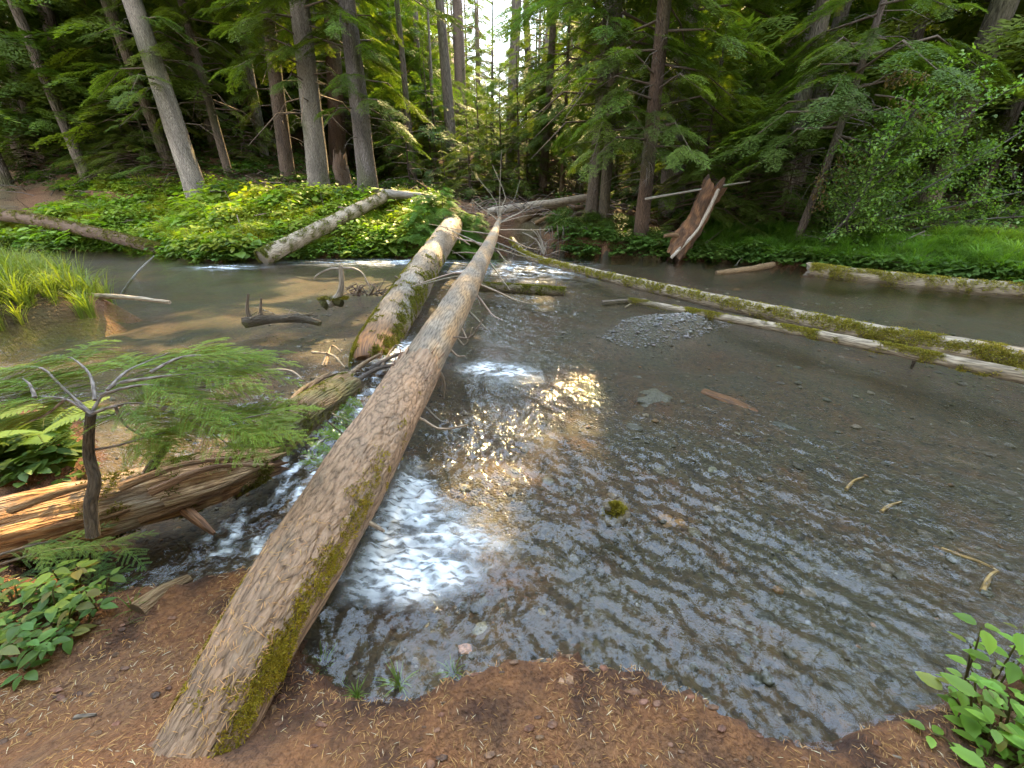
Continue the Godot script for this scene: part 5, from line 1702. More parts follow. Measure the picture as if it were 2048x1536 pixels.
# ------------------------------------------------------------------ ground cover
func cover() -> void:
	rng.seed = 707
	var g := [[], [], []]
	var gc := [[], [], []]
	var l := [[], [], []]
	var lc := [[], [], []]
	# sunny left bank
	for i in 5200:
		var x := rr(-20.0, -1.6)
		var b := pow(rng.randf(), 1.3) * 5.2
		var z := far_z(x) - b - 0.05
		var thick := na.get_noise_2d(x * 0.5, z * 0.5)
		if x > -2.6 and b > 0.9:
			continue
		var p := Vector3(x, ground_h(x, z) - 0.03, z)
		var warm := lin(0.24, 0.31, 0.035).lerp(lin(0.36, 0.34, 0.035), clampf(0.5 + nb.get_noise_2d(x * 0.7, z * 0.7) * 2.0, 0, 1))
		if rng.randf() < 0.42 + thick:
			var k := rng.randi() % 3
			l[k].append(Transform3D(Basis(Vector3.UP, rr(0, TAU)).scaled(Vector3.ONE * rr(0.3, 0.7) * (1.0 if rng.randf() < 0.88 else 1.7)), p))
			lc[k].append(vary(lin(0.18, 0.29, 0.045).lerp(warm, 0.5), 0.3))
		else:
			var k2 := rng.randi() % 3
			g[k2].append(Transform3D(Basis(Vector3.UP, rr(0, TAU)).scaled(Vector3(1, 1, 1) * rr(0.3, 0.65)), p))
			gc[k2].append(vary(warm, 0.3))
	# grassy spit
	for i in 1500:
		var x2 := rr(-15.0, -6.6)
		var z2 := rr(-10.5, -4.2)
		if spit(x2, z2) < 0.02:
			continue
		var p2 := Vector3(x2, ground_h(x2, z2) - 0.03, z2)
		var k3 := rng.randi() % 3
		g[k3].append(Transform3D(Basis(Vector3.UP, rr(0, TAU)).scaled(Vector3(0.9, 1, 0.9) * rr(0.45, 1.05)), p2))
		gc[k3].append(vary(lin(0.26, 0.31, 0.05), 0.3))
	# long drooping grass on the right bank
	for i in 2600:
		var x3 := rr(6.2, 17.0)
		var b3 := rng.randf() * 3.6
		var z3 := far_z(x3) - b3 - 0.05
		g[1].append(Transform3D(Basis(Vector3.UP, rr(0, TAU)).scaled(Vector3.ONE * rr(0.35, 0.75)), Vector3(x3, ground_h(x3, z3) - 0.03, z3)))
		gc[1].append(vary(lin(0.15, 0.27, 0.045).lerp(lin(0.3, 0.37, 0.05), sstep(9.5, 12.5, x3) * rng.randf()), 0.3))
	for k in 3:
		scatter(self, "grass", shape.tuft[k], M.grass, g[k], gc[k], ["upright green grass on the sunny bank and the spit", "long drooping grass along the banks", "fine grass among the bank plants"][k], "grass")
		scatter(self, "undergrowth", shape.clump[k], M.leaf, l[k], lc[k], ["leafy herbs covering the sunny far bank", "small-leaved ground cover on the sunny far bank", "broad-leaved herbs on the sunny far bank"][k], "undergrowth")
	# creeping leaves on the middle far bank and dim undergrowth on the slopes
	var w := []
	var c := []
	for i in 2600:
		var x4 := rr(1.3, 7.4)
		var b4 := pow(rng.randf(), 1.2) * 2.2 + 0.02
		var z4 := far_z(x4) - b4
		if na.get_noise_2d(x4 * 0.9 + 40.0, z4 * 0.9) + 0.25 - b4 * 0.12 < 0.0:
			continue
		w.append(Transform3D(Basis(Vector3.UP, rr(0, TAU)).scaled(Vector3.ONE * rr(0.2, 0.42)), Vector3(x4, ground_h(x4, z4) - 0.04, z4)))
		c.append(vary(lin(0.13, 0.19, 0.035), 0.35))
	scatter(self, "undergrowth", shape.clump[1], M.leaf, w, c, "small creeping leaves hanging over the middle of the far bank", "undergrowth")
	w = []
	c = []
	for i in 2600:
		var x5 := rr(-28.0, 26.0)
		var b5 := 4.0 + rng.randf() * 18.0
		var z5 := far_z(x5) - b5
		if absf(x5) > 3.0 - z5 or (absf(x5) < 5.0 and rng.randf() < 0.8):
			continue
		w.append(Transform3D(Basis(Vector3.UP, rr(0, TAU)).scaled(Vector3.ONE * rr(0.35, 0.95)), Vector3(x5, ground_h(x5, z5) - 0.05, z5)))
		c.append(vary(lin(0.09, 0.15, 0.03), 0.35))
	scatter(self, "undergrowth", shape.clump[0], M.leaf, w, c, "dim leafy undergrowth on the forest floor", "undergrowth")
	# plants hanging over the waterline
	w = []
	c = []
	for i in 1500:
		var x7 := rr(-20.0, 14.0)
		if x7 > -2.2 and x7 < 1.6:
			continue
		var z7 := far_z(x7) - rr(-0.12, 0.45)
		w.append(Transform3D(Basis(Vector3.UP, rr(0, TAU)).scaled(Vector3.ONE * rr(0.25, 0.5)), Vector3(x7, maxf(ground_h(x7, z7), 0.12) + rr(-0.08, 0.1), z7)))
		c.append(vary(lin(0.16, 0.25, 0.04) if x7 < 0.0 else lin(0.11, 0.18, 0.035), 0.35))
	scatter(self, "undergrowth", shape.clump[2], M.leaf, w, c, "leafy plants hanging over the far waterline", "undergrowth")
	# fallen twigs on the forest floor
	w = []
	c = []
	var bb := Build.new()
	tube(bb, [Vector3(-0.5, 0, 0), Vector3(0, 0.05, 0.04), Vector3(0.5, 0.0, 0)], [0.014, 0.012, 0.006], 4, Color.WHITE)
	var tw := bb.mesh()
	for i in 1900:
		var x6 := rr(-26.0, 20.0)
		var b6 := 0.6 + rng.randf() * 17.0
		var z6 := far_z(x6) - b6
		w.append(frame(Vector3(rr(-1, 1), rr(-0.15, 0.3), rr(-1, 1)), Vector3.UP, rr(0.4, 2.0), Vector3(x6, ground_h(x6, z6) + 0.04, z6)))
		c.append(vary(lin(0.2, 0.15, 0.115), 0.45))
	scatter(self, "twig_litter", tw, M.twig, w, c, "dead twigs strewn over the forest floor", "twigs")

func bed_stones() -> void:
	rng.seed = 808
	var w := [[], []]
	var c := [[], []]
	for i in 6000:
		var f := rng.randf()
		var x := rr(-5.0, 8.0)
		var z := -1.0 - pow(f, 1.6) * 10.0
		if z > near_z(x) - 0.08 or z < far_z(x) + 0.4 or spit(x, z) > -0.2:
			continue
		var s := rr(0.012, 0.036) * (1.0 if rng.randf() < 0.85 else rr(1.2, 2.2))
		var k := i % 2
		w[k].append(Transform3D(Basis(Vector3.UP, rr(0, TAU)).scaled(Vector3(s, s * 0.8, s)), Vector3(x, ground_h(x, z) + s * 0.1, z)))
		var t := rng.randf()
		var col := lin(0.06, 0.048, 0.027).lerp(lin(0.12, 0.1, 0.065), rng.randf())
		if t < 0.12:
			col = lin(0.17, 0.085, 0.025)
		elif t < 0.2:
			col = lin(0.2, 0.18, 0.14)
		c[k].append(vary(col, 0.3))
	for i in 520:      # cobbles
		var fx := rr(-4.5, 8.5)
		var fz := -1.2 - pow(rng.randf(), 1.3) * 9.0
		if fz > near_z(fx) - 0.2 or fz < far_z(fx) + 0.6 or spit(fx, fz) > -0.2:
			continue
		var fs := rr(0.05, 0.13)
		w[i % 2].append(Transform3D(Basis(Vector3.UP, rr(0, TAU)).scaled(Vector3(fs, fs * 0.6, fs)), Vector3(fx, ground_h(fx, fz), fz)))
		c[i % 2].append(vary(lin(0.07, 0.055, 0.03).lerp(lin(0.2, 0.16, 0.1), pow(rng.randf(), 2.0)), 0.3))
	for i in 1500:
		var a := rr(0, TAU)
		var r := sqrt(rng.randf()) * 1.15
		var x2 := 2.7 + r * 1.25 * cos(a) * cos(-0.5) - r * 0.5 * sin(a) * sin(-0.5)
		var z2 := -6.5 + r * 1.25 * cos(a) * sin(-0.5) + r * 0.5 * sin(a) * cos(-0.5)
		var s2 := rr(0.012, 0.05) * (1.0 if rng.randf() < 0.9 else 2.0)
		w[0].append(Transform3D(Basis(Vector3.UP, rr(0, TAU)).scaled(Vector3(s2, s2 * 0.8, s2)), Vector3(x2, ground_h(x2, z2) + s2 * 0.15, z2)))
		c[0].append(vary(lin(0.27, 0.25, 0.235), 0.3))
	for k in 2:
		scatter(self, "gravel", shape.pebble[k], M.stone, w[k], c[k], ["brown and grey gravel on the stream bed", "scattered pebbles on the stream bed"][k], "gravel")
	# stones one can make out, placed by pixel on the bed
	var list := [[1410, 934, 46, lin(0.180, 0.168, 0.096), "pale olive stone just under the surface right of the mossy rock"], [1325, 940, 90, lin(0.132, 0.108, 0.060), "broad tan stone under glittering water beside the mossy rock"], [1310, 792, 80, lin(0.120, 0.105, 0.066), "wide pale stone under the middle of the stream"], [1280, 850, 70, lin(0.096, 0.084, 0.054), "olive boulder under the ripples upstream of the mossy rock"],
		[1600, 795, 50, lin(0.084, 0.072, 0.051), "flat grey-brown stone below the long mossy log"], [1560, 850, 60, lin(0.078, 0.072, 0.048), "dark flat stone beneath the sunken plank"], [1890, 870, 60, lin(0.072, 0.060, 0.045), "dark rounded stone in the deeper water"], [1650, 1000, 40, lin(0.096, 0.072, 0.042), "brown stone in the shallows facing the leafy bush"],
		[1345, 1045, 60, lin(0.180, 0.090, 0.018), "orange-brown stone downstream of the mossy rock"], [1250, 1190, 70, lin(0.132, 0.060, 0.018), "rust-coloured stone in the near shallows"], [1420, 1170, 60, lin(0.150, 0.096, 0.036), "amber stone under bright ripples near the bank"], [1340, 1090, 50, lin(0.144, 0.090, 0.030), "amber stone below the orange-brown one"],
		[1450, 1340, 55, lin(0.090, 0.060, 0.033), "brown stone in the shallows by the needle bank"], [1750, 1240, 60, lin(0.084, 0.066, 0.048), "dull brown stone by the leafy bush shallows"], [1100, 1005, 46, lin(0.132, 0.060, 0.021), "reddish stone at the end of the churning foam"], [330, 1130, 80, lin(0.078, 0.042, 0.018), "dark brown stone under the rotten log"], [520, 1080, 60, lin(0.084, 0.045, 0.021), "brown stone under the channel's ripples"], [1010, 870, 60, lin(0.102, 0.078, 0.048), "tan stone beside the bridging log's shade"]]
	for s in list:
		var p := on_ground(s[0], s[1])
		var d: float = s[2] * px_size(p)
		var o := MeshInstance3D.new()
		o.name = named("stone")
		o.mesh = shape.stone[rng.randi() % 5]
		var m: StandardMaterial3D = M.stone.duplicate()
		m.albedo_color = (s[3] as Color).linear_to_srgb()
		o.material_override = m
		add_child(o)
		o.transform = Transform3D(Basis(Vector3.UP, rr(0, TAU)).scaled(Vector3(d, d * 0.6, d)), p - Vector3(0, d * 0.1, 0))
		o.set_meta("label", s[4])
		o.set_meta("category", "stone")
		o.set_meta("group", "stones on the stream bed")
	# mossy rock breaking the surface
	var q := on_water(1232, 1018)
	var mr := thing("mossy_rock", "small rock with a yellow-green moss cap breaking the surface", "rock", q)
	var part_m: StandardMaterial3D = M.stone.duplicate()
	part_m.albedo_color = lin(0.16, 0.12, 0.07).linear_to_srgb()
	var st := part(mr, "rock", shape.stone[1], part_m)
	st.transform = Transform3D(Basis(Vector3.UP, 0.7).scaled(Vector3(0.2, 0.3, 0.2)), Vector3(0, -0.04, 0))
	w = []
	c = []
	for i in 260:
		var a2 := rr(0, TAU)
		var r2 := sqrt(rng.randf())
		var nrm := Vector3(cos(a2) * r2, 1.0 - r2 * 0.5, sin(a2) * r2).normalized()
		w.append(frame(Vector3(-sin(a2), 0, cos(a2)), nrm, 0.03, q + Vector3(cos(a2) * r2 * 0.075, 0.035 - 0.05 * r2 * r2, sin(a2) * r2 * 0.065)))
		c.append(vary(lin(0.26, 0.2, 0.02), 0.3))
	joined(mr, "moss", shape.moss, M.moss, w, c)
	# sunken orange plank
	var k0 := on_ground(1405, 785)
	var k1 := on_ground(1538, 832)
	var bb := Build.new()
	var ln := spline([k0 + Vector3(0, 0.01, 0), k0.lerp(k1, 0.5) + Vector3(0, 0.0, 0), k1 - Vector3(0, 0.02, 0)], [0.07, 0.1, 0.05], 20)
	tube(bb, ln[0], ln[1], 12, lin(0.17, 0.07, 0.016), {"rough": 0.1, "freq": 5.0, "caps": 3, "squash": 0.5})
	single("sunken_log", "amber waterlogged log lying on the stream bed", "log", bb, k0, M.bare)
	for s in [[[1690, 985], [1705, 968], [1725, 960], "yellow leaf-like sliver of wood on the stream bed"], [[1760, 1030], [1775, 1018], [1800, 1010], "tan splinter on the stream bed by the leafy bush"], [[1880, 1105], [1950, 1130], [1990, 1150], "thin orange stick on the deeper stream bed"], [[1960, 1190], [1975, 1160], [1990, 1150], "small amber forked stick on the deeper stream bed"]]:
		var pp := []
		for k in 3:
			pp.append(on_ground(s[k][0], s[k][1]) + Vector3(0, 0.03, 0))
		lone_stick("sunken_stick", s[3], "stick", pp, 0.014, 0.008, lin(0.4, 0.25, 0.08), "", M.bare)

# ------------------------------------------------------------------ near bank
func litter() -> void:
	rng.seed = 909
	var w := []
	var c := []
	var i := 0
	while i < 26000:
		var x := rr(-2.7, 2.1)
		var z := rr(-1.6, -0.3)
		if z < near_z(x) + 0.01 or absf(x) > 1.25 - z * 1.35 + 0.3:
			continue
		i += 1
		var dens := 0.55 + 0.9 * na.get_noise_2d(x * 2.2 + 11.0, z * 2.2)
		if rng.randf() > dens:
			continue
		var l := rr(0.012, 0.026)
		var n := Vector3(rr(-0.25, 0.25), 1, rr(-0.25, 0.25))
		w.append(frame(Vector3(rr(-1, 1), rr(-0.12, 0.12), rr(-1, 1)), n, l, Vector3(x, ground_h(x, z) + 0.002, z)))
		var t := rng.randf()
		var col := lin(0.36, 0.16, 0.045).lerp(lin(0.56, 0.33, 0.12), rng.randf())
		if t < 0.25:
			col = lin(0.2, 0.075, 0.028)
		elif t > 0.93:
			col = lin(0.62, 0.5, 0.32)
		c.append(vary(col, 0.25))
	# needles lying on the log
	for k in 700:
		var q := log_surface(log_lines.main, rng.randf() * 0.27, rr(-0.9, 0.9))
		w.append(frame((q[2] as Vector3).rotated(q[1], rr(0, TAU)), q[1], rr(0.014, 0.028), q[0] + q[1] * 0.004))
		c.append(vary(lin(0.5, 0.27, 0.1), 0.3))
	joined(self, "needle_litter", [shape.sliver], M.litter, w, c, "fallen orange conifer needles strewn over the near bank", "needles")
	# bark chips and cone scales
	var cw := []
	var cc := []
	for k in 420:
		var x2 := rr(-2.4, 1.8)
		var z2 := rr(-1.5, -0.4)
		if z2 < near_z(x2) + 0.03:
			continue
		var s := rr(0.012, 0.035)
		cw.append(Transform3D(Basis(Vector3.UP, rr(0, TAU)).scaled(Vector3(s * 1.4, s * 0.4, s * 0.8)), Vector3(x2, ground_h(x2, z2) + 0.003, z2)))
		cc.append(vary(lin(0.2, 0.09, 0.045), 0.45))
	scatter(self, "bark_chips", shape.pebble[0], M.stone, cw, cc, "small bark chips and crumbs on the near bank", "chips")
	# pieces one can pick out
	for s in [[930, 1300, 34, lin(0.42, 0.21, 0.11), "flat orange bark chip in the middle of the near bank"], [812, 1435, 40, lin(0.34, 0.17, 0.09), "long reddish bark chip beside the dark crumbs"], [1080, 1350, 22, lin(0.3, 0.13, 0.06), "small red-brown clod by the water's edge"], [1025, 1312, 44, lin(0.33, 0.18, 0.11), "reddish bark clod on the very lip of the bank"], [355, 1385, 44, lin(0.42, 0.3, 0.22), "pale curled bark flake on the trodden soil"], [1130, 1365, 40, lin(0.36, 0.2, 0.11), "tan bark plate half sunk in the soil"], [905, 1425, 30, lin(0.3, 0.16, 0.1), "brown crumb of bark near the bank's hollow"], [1490, 1490, 24, lin(0.45, 0.28, 0.17), "small pale bark flake on the sloping needle bank"], [700, 1440, 40, lin(0.25, 0.12, 0.07), "dark cone-like clump of bark by the grass tufts"], [1000, 1520, 26, lin(0.36, 0.22, 0.14), "little bark scrap at the path's edge"]]:
		var p := on_ground(s[0], s[1])
		var d: float = s[2] * px_size(p)
		var o := MeshInstance3D.new()
		o.name = named("bark_chip")
		o.mesh = shape.stone[rng.randi() % 5]
		var m: StandardMaterial3D = M.stone.duplicate()
		m.albedo_color = (s[3] as Color).linear_to_srgb()
		o.material_override = m
		add_child(o)
		o.transform = Transform3D(Basis(Vector3.UP, rr(0, TAU)).scaled(Vector3(d, d * 0.4, d * 0.7)), p + Vector3(0, d * 0.06, 0))
		o.set_meta("label", s[4])
		o.set_meta("category", "bark")
	for s in [[650, 1345, 0.11, 60, "fresh green grass tuft at the bridging log's mossy foot"], [800, 1375, 0.12, 34, "thin grass tuft leaning over the water's edge"], [905, 1350, 0.1, 26, "sparse grass blades at the lip of the bank"], [715, 1395, 0.07, 34, "small grass tuft on the bank beside the green one"], [690, 1378, 0.06, 26, "wispy grass tuft between the others by the log foot"], [530, 1505, 0.045, 30, "tiny clump of green moss-grass on the path"], [270, 1225, 0.12, 14, "few grass blades beside the broad-leaved plant"], [250, 1265, 0.1, 12, "lone grass blades under the broad-leaved plant"]]:
		var p2 := on_ground(s[0], s[1])
		rng.seed = int(s[0])
		var o2 := MeshInstance3D.new()
		o2.name = named("grass_tuft")
		o2.mesh = make_tuft(int(s[0]), s[3], 0.9, 0.4, 0.05)
		var gm: StandardMaterial3D = M.grass.duplicate()
		gm.albedo_color = lin(0.17, 0.25, 0.05).linear_to_srgb()
		o2.material_override = gm
		add_child(o2)
		o2.transform = Transform3D(Basis().scaled(Vector3.ONE * s[2]), p2 - Vector3(0, 0.004, 0))
		o2.set_meta("label", s[4])
		o2.set_meta("category", "grass")

func broad_plant(label: String, called: String, base: Vector3, stems: Array, leaf_len: float, col: Color, toothed: float) -> void:
	var o := thing(called, label, "plant", base)
	for s in stems:       # [offset of the shoot's tip, number of leaves, size]
		var tip: Vector3 = base + s[0]
		var foot := base + Vector3(s[0].x * 0.55, 0, s[0].z * 0.55)
		foot.y = ground_h(foot.x, foot.z) - 0.01
		stick(o, "stalk", [foot, foot.lerp(tip, 0.6) + Vector3(0, 0.015, 0), tip], 0.004, 0.0022, lin(0.16, 0.13, 0.05), M.leaf, 5, 5)
		var n: int = s[1]
		for k in n:
			var az := TAU * k / n + rr(-0.35, 0.35)
			var d := Vector3(cos(az), rr(-0.25, 0.2), sin(az))
			var b := Build.new()
			var size: float = leaf_len * s[2] * rr(0.5, 1.25)
			leaf_into(b, tip + Vector3(cos(az), 0, sin(az)) * 0.012, d, Vector3(rr(-0.2, 0.2), 1, rr(-0.2, 0.2)).normalized(), size, size * rr(0.48, 0.66), vary(col if rng.randf() < 0.9 else col.lerp(lin(0.3, 0.2, 0.06), 0.6), 0.32), rr(0.1, 0.35), rr(0.05, 0.5), 8, toothed)
			solid(o, "leaf", b, M.leaf)

func near_plants() -> void:
	rng.seed = 1010
	# broad-leaved plants at the left edge of the bank
	var spots := [[45, 1330, "dogwood-like plant with whorled green leaves at the edge of the trodden soil"], [95, 1255, "whorled-leaf plant in the middle of the leafy patch on the bank"], [30, 1230, "whorled-leaf plant tucked under the fallen hemlock sprays"], [190, 1215, "bronzed-green leafy plant beside the split driftwood slab"], [130, 1185, "small leafy plant at the water's edge under the hemlock sprays"], [-40, 1290, "whorled-leaf plant spilling past the leafy patch's end"], [150, 1290, "low whorled-leaf plant facing the orange needles"]]
	for s in spots:
		var p := on_ground(s[0], s[1])
		var st := []
		for k in 8:
			st.append([Vector3(rr(-0.13, 0.13), rr(0.04, 0.15), rr(-0.1, 0.1)), 4 + rng.randi() % 3, rr(0.8, 1.15)])
		broad_plant(s[2], "leafy_plant", p, st, 0.058, lin(0.15, 0.25, 0.055), 0.0)
	# bright leafy bush in the lower right corner
	spots = [[1990, 1465, "bright toothed-leaf bush overhanging the stream at the bank's corner"], [2040, 1500, "bright toothed-leaf bush at the bank's end"], [2010, 1390, "upright toothed-leaf shoot over the water"], [1985, 1550, "toothed-leaf clump in the thick of the corner bush"]]
	for s in spots:
		var p := on_ground(s[0], s[1])
		var st := []
		for k in 22:
			st.append([Vector3(rr(-0.15, 0.22), rr(0.04, 0.22), rr(-0.14, 0.16)), 3, rr(0.75, 1.25)])
		broad_plant(s[2], "leafy_bush", p, st, 0.06, lin(0.25, 0.4, 0.06), 0.12)
	# fern behind the rotten log
	for s in [[25, 985, "yellow-green fern rising behind the rotten log"], [-60, 1000, "fern half hidden behind the rotten log's end"], [110, 930, "small fern by the young hemlock's foot"]]:
		var p := at_z(s[0], s[1], -2.15)
		p.y = ground_h(p.x, p.z)
		var o := thing("fern", s[2], "fern", p)
		for k in 9:
			var az := rr(-0.4, PI + 0.4) if k % 3 else rr(0, TAU)
			var out := Vector3(cos(az), 0, sin(az) * 0.8)
			var len := rr(0.5, 0.8)
			var b := Build.new()
			var col := vary(lin(0.16, 0.22, 0.04), 0.25)
			var rows := 26
			var pts := []
			var rad := []
			for i in rows + 1:
				var f := float(i) / rows
				pts.append(p + out * len * 0.75 * f * (0.4 + 0.6 * f) + Vector3(0, len * (0.95 * f - 0.55 * f * f), 0))
				rad.append(0.003 * (1.0 - 0.8 * f))
			tube(b, pts, rad, 4, lin(0.2, 0.2, 0.06))
			for i in range(4, rows):
				var f := float(i) / rows
				var t: Vector3 = (pts[i + 1] - pts[i - 1]).normalized()
				var side := t.cross(Vector3.UP).normalized()
				var pl := 0.13 * sin(PI * pow(f, 0.7)) + 0.012
				for e in 2:
					var sd := side if e == 0 else -side
					leaf_into(b, pts[i], sd + t * 0.35 + Vector3(0, -0.1, 0), Vector3.UP, pl, 0.022, col, 0.1, 0.15, 6, 0.5)
			solid(o, "frond", b, M.leaf)
	# the leafy corner behind the rotten log
	var lw := []
	var lc := []
	for k in 90:
		var p3 := at_z(rr(-80, 150), rr(880, 1010), rr(-2.4, -1.9))
		p3.y = ground_h(p3.x, p3.z)
		if p3.z < near_z(p3.x) + 0.02:
			continue
		lw.append(Transform3D(Basis(Vector3.UP, rr(0, TAU)).scaled(Vector3.ONE * rr(0.12, 0.3)), p3))
		lc.append(vary(lin(0.1, 0.16, 0.035), 0.3))
	if lw.size() > 0:
		scatter(self, "undergrowth", shape.clump[2], M.leaf, lw, lc, "leafy undergrowth behind the rotten log", "undergrowth")
	hemlock_by_log()

func hemlock_by_log() -> void:
	rng.seed = 1111
	var z := -1.42
	var foot := at_z(188, 1072, z + 0.14)
	var o := thing("hemlock_sapling", "young flat-topped hemlock with a crooked trunk growing beside the rotten log", "tree", foot)
	var fork := at_z(182, 828, z)
	stick(o, "trunk", [foot, at_z(182, 1010, z + 0.1), at_z(190, 960, z + 0.06), at_z(176, 905, z + 0.02), fork], 0.025, 0.017, lin(0.13, 0.1, 0.07), M.bark_log, 16, 9)
	var where := []
	var cols := []
	var grey := lin(0.3, 0.25, 0.22)
	# [pixels of a limb from the fork outwards, depth change at the tip]
	var limbs := [
		[[[182, 828], [130, 798], [60, 795], [-40, 800]], -0.1], [[[70, 795], [60, 770], [45, 757]], -0.3], [[[182, 828], [205, 790], [240, 765], [300, 745]], -0.5], [[[215, 780], [250, 745], [290, 725], [340, 705]], -0.9],
		[[[182, 828], [230, 812], [290, 808], [400, 850], [470, 900]], -0.25], [[[290, 808], [360, 820], [440, 842], [540, 826]], -0.4], [[[240, 765], [330, 752], [420, 745], [475, 735]], -0.8], [[[182, 828], [120, 770], [80, 735], [20, 740]], -0.7],
		[[[190, 800], [180, 750], [150, 720], [130, 712]], -0.9], [[[182, 900], [230, 892], [290, 875], [330, 865]], -0.2], [[[200, 790], [280, 770], [380, 775], [450, 770]], -0.6], [[[130, 798], [90, 830], [40, 850]], -0.2],
		[[[300, 745], [360, 715], [420, 712], [465, 722]], -1.0], [[[400, 850], [460, 865], [520, 870]], -0.3], [[[230, 812], [250, 850], [300, 880]], -0.15]]
	for s in limbs:
		var pts := []
		var m: int = s[0].size()
		for k in m:
			var f := float(k) / (m - 1)
			pts.append(at_z(s[0][k][0], s[0][k][1], z + s[1] * 0.35 * f))
		stick(o, "limb", pts, 0.007, 0.0025, grey, M.twig, 12, 5)
		var sp := spline(pts, pts.map(func(_q): return 1.0), 24)
		for k in 13:
			var f2 := lerpf(0.3, 1.0, (k + rng.randf()) / 13.0)
			var p: Vector3 = sp[0][int(f2 * 23)]
			var t: Vector3 = (sp[0][mini(int(f2 * 23) + 1, 23)] - sp[0][maxi(int(f2 * 23) - 1, 0)]).normalized()
			var side := Vector3(t.x, 0, t.z).normalized().rotated(Vector3.UP, (1.0 if k % 2 == 0 else -1.0) * rr(0.35, 1.1)) + Vector3(0, rr(-0.25, 0.05), 0)
			where.append(frame(side, Vector3(rr(-0.12, 0.12), 1, rr(-0.12, 0.12)), rr(0.2, 0.34), p))
			cols.append(vary(lin(0.27, 0.4, 0.06), 0.25))
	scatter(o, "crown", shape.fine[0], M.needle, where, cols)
	# low sprays reaching in from the edge of the bank
	foot = at_z(-60, 1180, -1.2)
	o = thing("hemlock_bough", "low green hemlock bough reaching over the leafy patch on the bank", "bough", foot)
	where = []
	cols = []
	for s in [[[-60, 1150], [60, 1110], [150, 1095], [255, 1090]], [[-60, 1170], [40, 1160], [110, 1150], [200, 1120]], [[-60, 1190], [20, 1185], [60, 1175], [100, 1190]], [[-60, 1180], [80, 1165], [160, 1170], [240, 1180]], [[-60, 1130], [30, 1100], [90, 1085], [150, 1085]], [[-60, 1200], [0, 1205], [30, 1220], [50, 1240]]]:
		var pts := []
		for k in 4:
			pts.append(at_z(s[k][0], s[k][1], -1.2 - 0.05 * k))
		stick(o, "limb", pts, 0.008, 0.002, lin(0.2, 0.15, 0.11), M.twig, 10, 5)
		var sp := spline(pts, [1, 1, 1, 1], 24)
		for k in 8:
			var f2 := lerpf(0.25, 1.0, (k + rng.randf()) / 8.0)
			var p: Vector3 = sp[0][int(f2 * 23)]
			var side := Vector3(1, rr(-0.25, 0.0), 0).rotated(Vector3.UP, (1.0 if k % 2 == 0 else -1.0) * rr(0.2, 0.9))
			where.append(frame(side, Vector3(rr(-0.15, 0.15), 1, rr(0.0, 0.4)), rr(0.12, 0.2), p))
			cols.append(vary(lin(0.15, 0.29, 0.075), 0.25))
	scatter(o, "needles", shape.fine[1], M.needle, where, cols)
	# seedling on the flank of the bridging log
	var b0: Vector3 = log_surface(log_lines.main, t_at_z(log_lines.main, -2.05), -1.3)[0]
	o = thing("hemlock_seedling", "bright green hemlock seedling sprouting from the bridging log's mossy flank", "tree", b0)
	where = []
	cols = []
	for k in 26:
		var q := log_surface(log_lines.main, t_at_z(log_lines.main, -2.05 + rr(-0.3, 0.3)), -1.25 + rr(-0.25, 0.2))
		where.append(frame(q[1] + Vector3(rr(-0.6, 0.2), rr(0.1, 0.7), rr(-0.6, 0.6)), Vector3.UP, rr(0.1, 0.17), q[0] - q[1] * 0.01))
		cols.append(vary(lin(0.2, 0.33, 0.04), 0.25))
	stick(o, "stem", [b0 - Vector3(-0.02, 0.02, 0), b0 + Vector3(-0.05, 0.06, 0), b0 + Vector3(-0.08, 0.12, 0.02)], 0.006, 0.003, lin(0.15, 0.1, 0.07), M.twig, 5, 5)
	scatter(o, "needles", shape.fine[0], M.needle, where, cols)

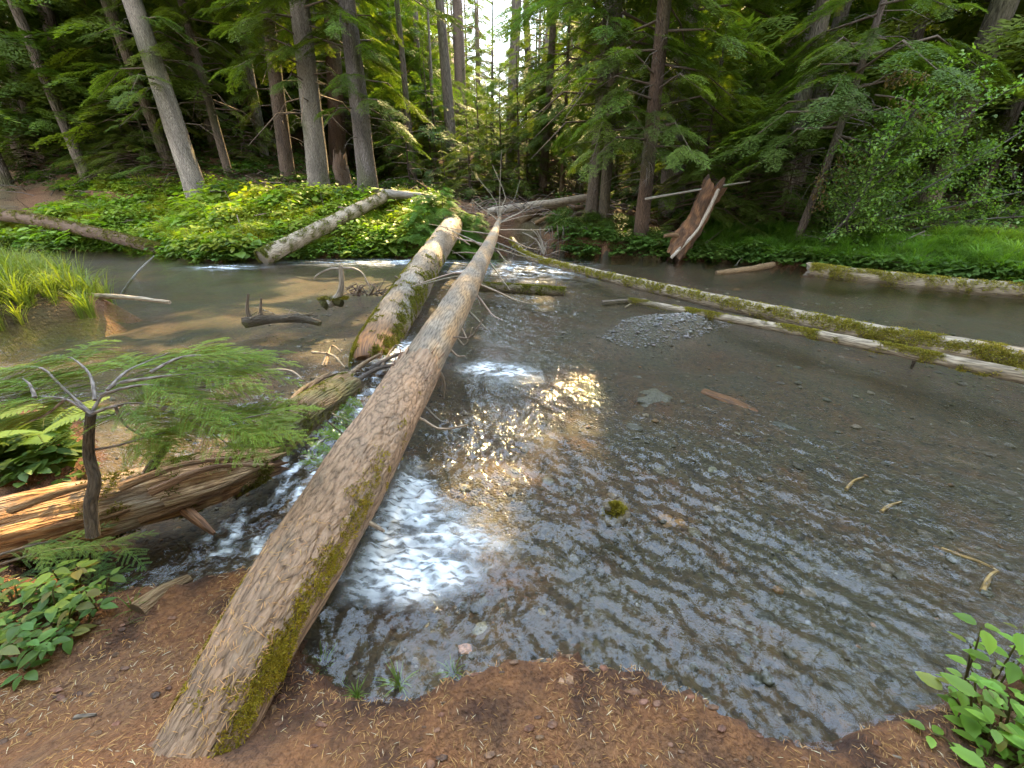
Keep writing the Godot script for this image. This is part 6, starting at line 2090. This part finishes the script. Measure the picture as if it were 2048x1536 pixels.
func _ready() -> void:
	# camera
	var cam := Camera3D.new()
	cam.name = "camera"
	add_child(cam)
	cam.position = EYE
	cam.rotation_degrees = Vector3(-PITCH, 0, 0)
	cam.fov = rad_to_deg(2.0 * atan(768.0 / LENS))
	cam.near = 0.05
	cam.far = 400.0
	cam.current = true
	# sky, haze and exposure
	var env := Environment.new()
	env.background_mode = Environment.BG_SKY
	var sky := Sky.new()
	var psm := ProceduralSkyMaterial.new()
	psm.sky_top_color = Color(0.67, 0.75, 0.85)
	psm.sky_horizon_color = Color(0.95, 0.93, 0.88)
	psm.sky_curve = 0.2
	psm.ground_bottom_color = Color(0.16, 0.14, 0.1)
	psm.ground_horizon_color = Color(0.4, 0.4, 0.36)
	psm.sun_angle_max = 20.0
	sky.sky_material = psm
	env.sky = sky
	env.background_energy_multiplier = 2.6
	env.tonemap_mode = Environment.TONE_MAPPER_LINEAR
	env.tonemap_exposure = 4.4
	env.sdfgi_enabled = true
	env.ssao_enabled = true
	env.ssil_enabled = true
	var we := WorldEnvironment.new()
	we.name = "environment"
	we.environment = env
	add_child(we)
	# sun, ahead of the camera and a little to the right
	var az := deg_to_rad(SUN_AZ)
	var el := deg_to_rad(SUN_EL)
	sun_dir = Vector3(sin(az) * cos(el), sin(el), -cos(az) * cos(el))
	var sun := DirectionalLight3D.new()
	sun.name = "sun"
	add_child(sun)
	sun.look_at_from_position(sun_dir * 50.0, Vector3.ZERO)
	sun.light_color = Color(1.0, 0.87, 0.62)
	sun.light_energy = 1.6
	sun.light_angular_distance = 0.55
	sun.shadow_enabled = true

	na.noise_type = FastNoiseLite.TYPE_SIMPLEX_SMOOTH
	na.frequency = 1.0
	na.fractal_type = FastNoiseLite.FRACTAL_FBM
	na.fractal_octaves = 2
	na.seed = 5
	nb.noise_type = FastNoiseLite.TYPE_SIMPLEX_SMOOTH
	nb.frequency = 1.0
	nb.fractal_type = FastNoiseLite.FRACTAL_NONE
	nb.seed = 17
	make_materials()
	# large structure
	land()
	water()
	foam()
	make_shapes()
	# canopy cut open towards the sun to light these chosen places
	for s in [[300, 470, 1.5], [420, 470, 1.7], [540, 440, 1.7], [660, 420, 1.4], [200, 480, 1.0], [790, 395, 1.2], [1040, 575, 0.5], [1110, 600, 0.6], [1090, 645, 0.4], [1235, 930, 0.12], [1225, 880, 0.1], [1255, 1040, 0.12], [1390, 1200, 0.1], [1015, 1225, 0.06], [930, 1050, 0.2], [250, 985, 0.5], [420, 925, 0.4], [120, 1020, 0.45], [960, 560, 0.3], [60, 600, 0.5]]:
		gaps.append([on_ground(s[0], s[1]), s[2], 2.0])
	for s in [[870, 200, 26.0, 3.5], [960, 200, 24.0, 3.5], [1140, 200, 24.0, 3.5], [1060, 100, 26.0, 4.0], [780, 200, 24.0, 2.5], [560, 60, 26.0, 1.5], [690, 150, 26.0, 1.5]]:
		gaps.append([at_z(s[0], s[1], -s[2]), s[3], 5.0])
	bridging_log()
	other_logs()
	forest()
	added_forest_round_camera()
	stumps()
	alder()
	cover()
	driftwood()
	bed_stones()
	near_plants()
	litter()
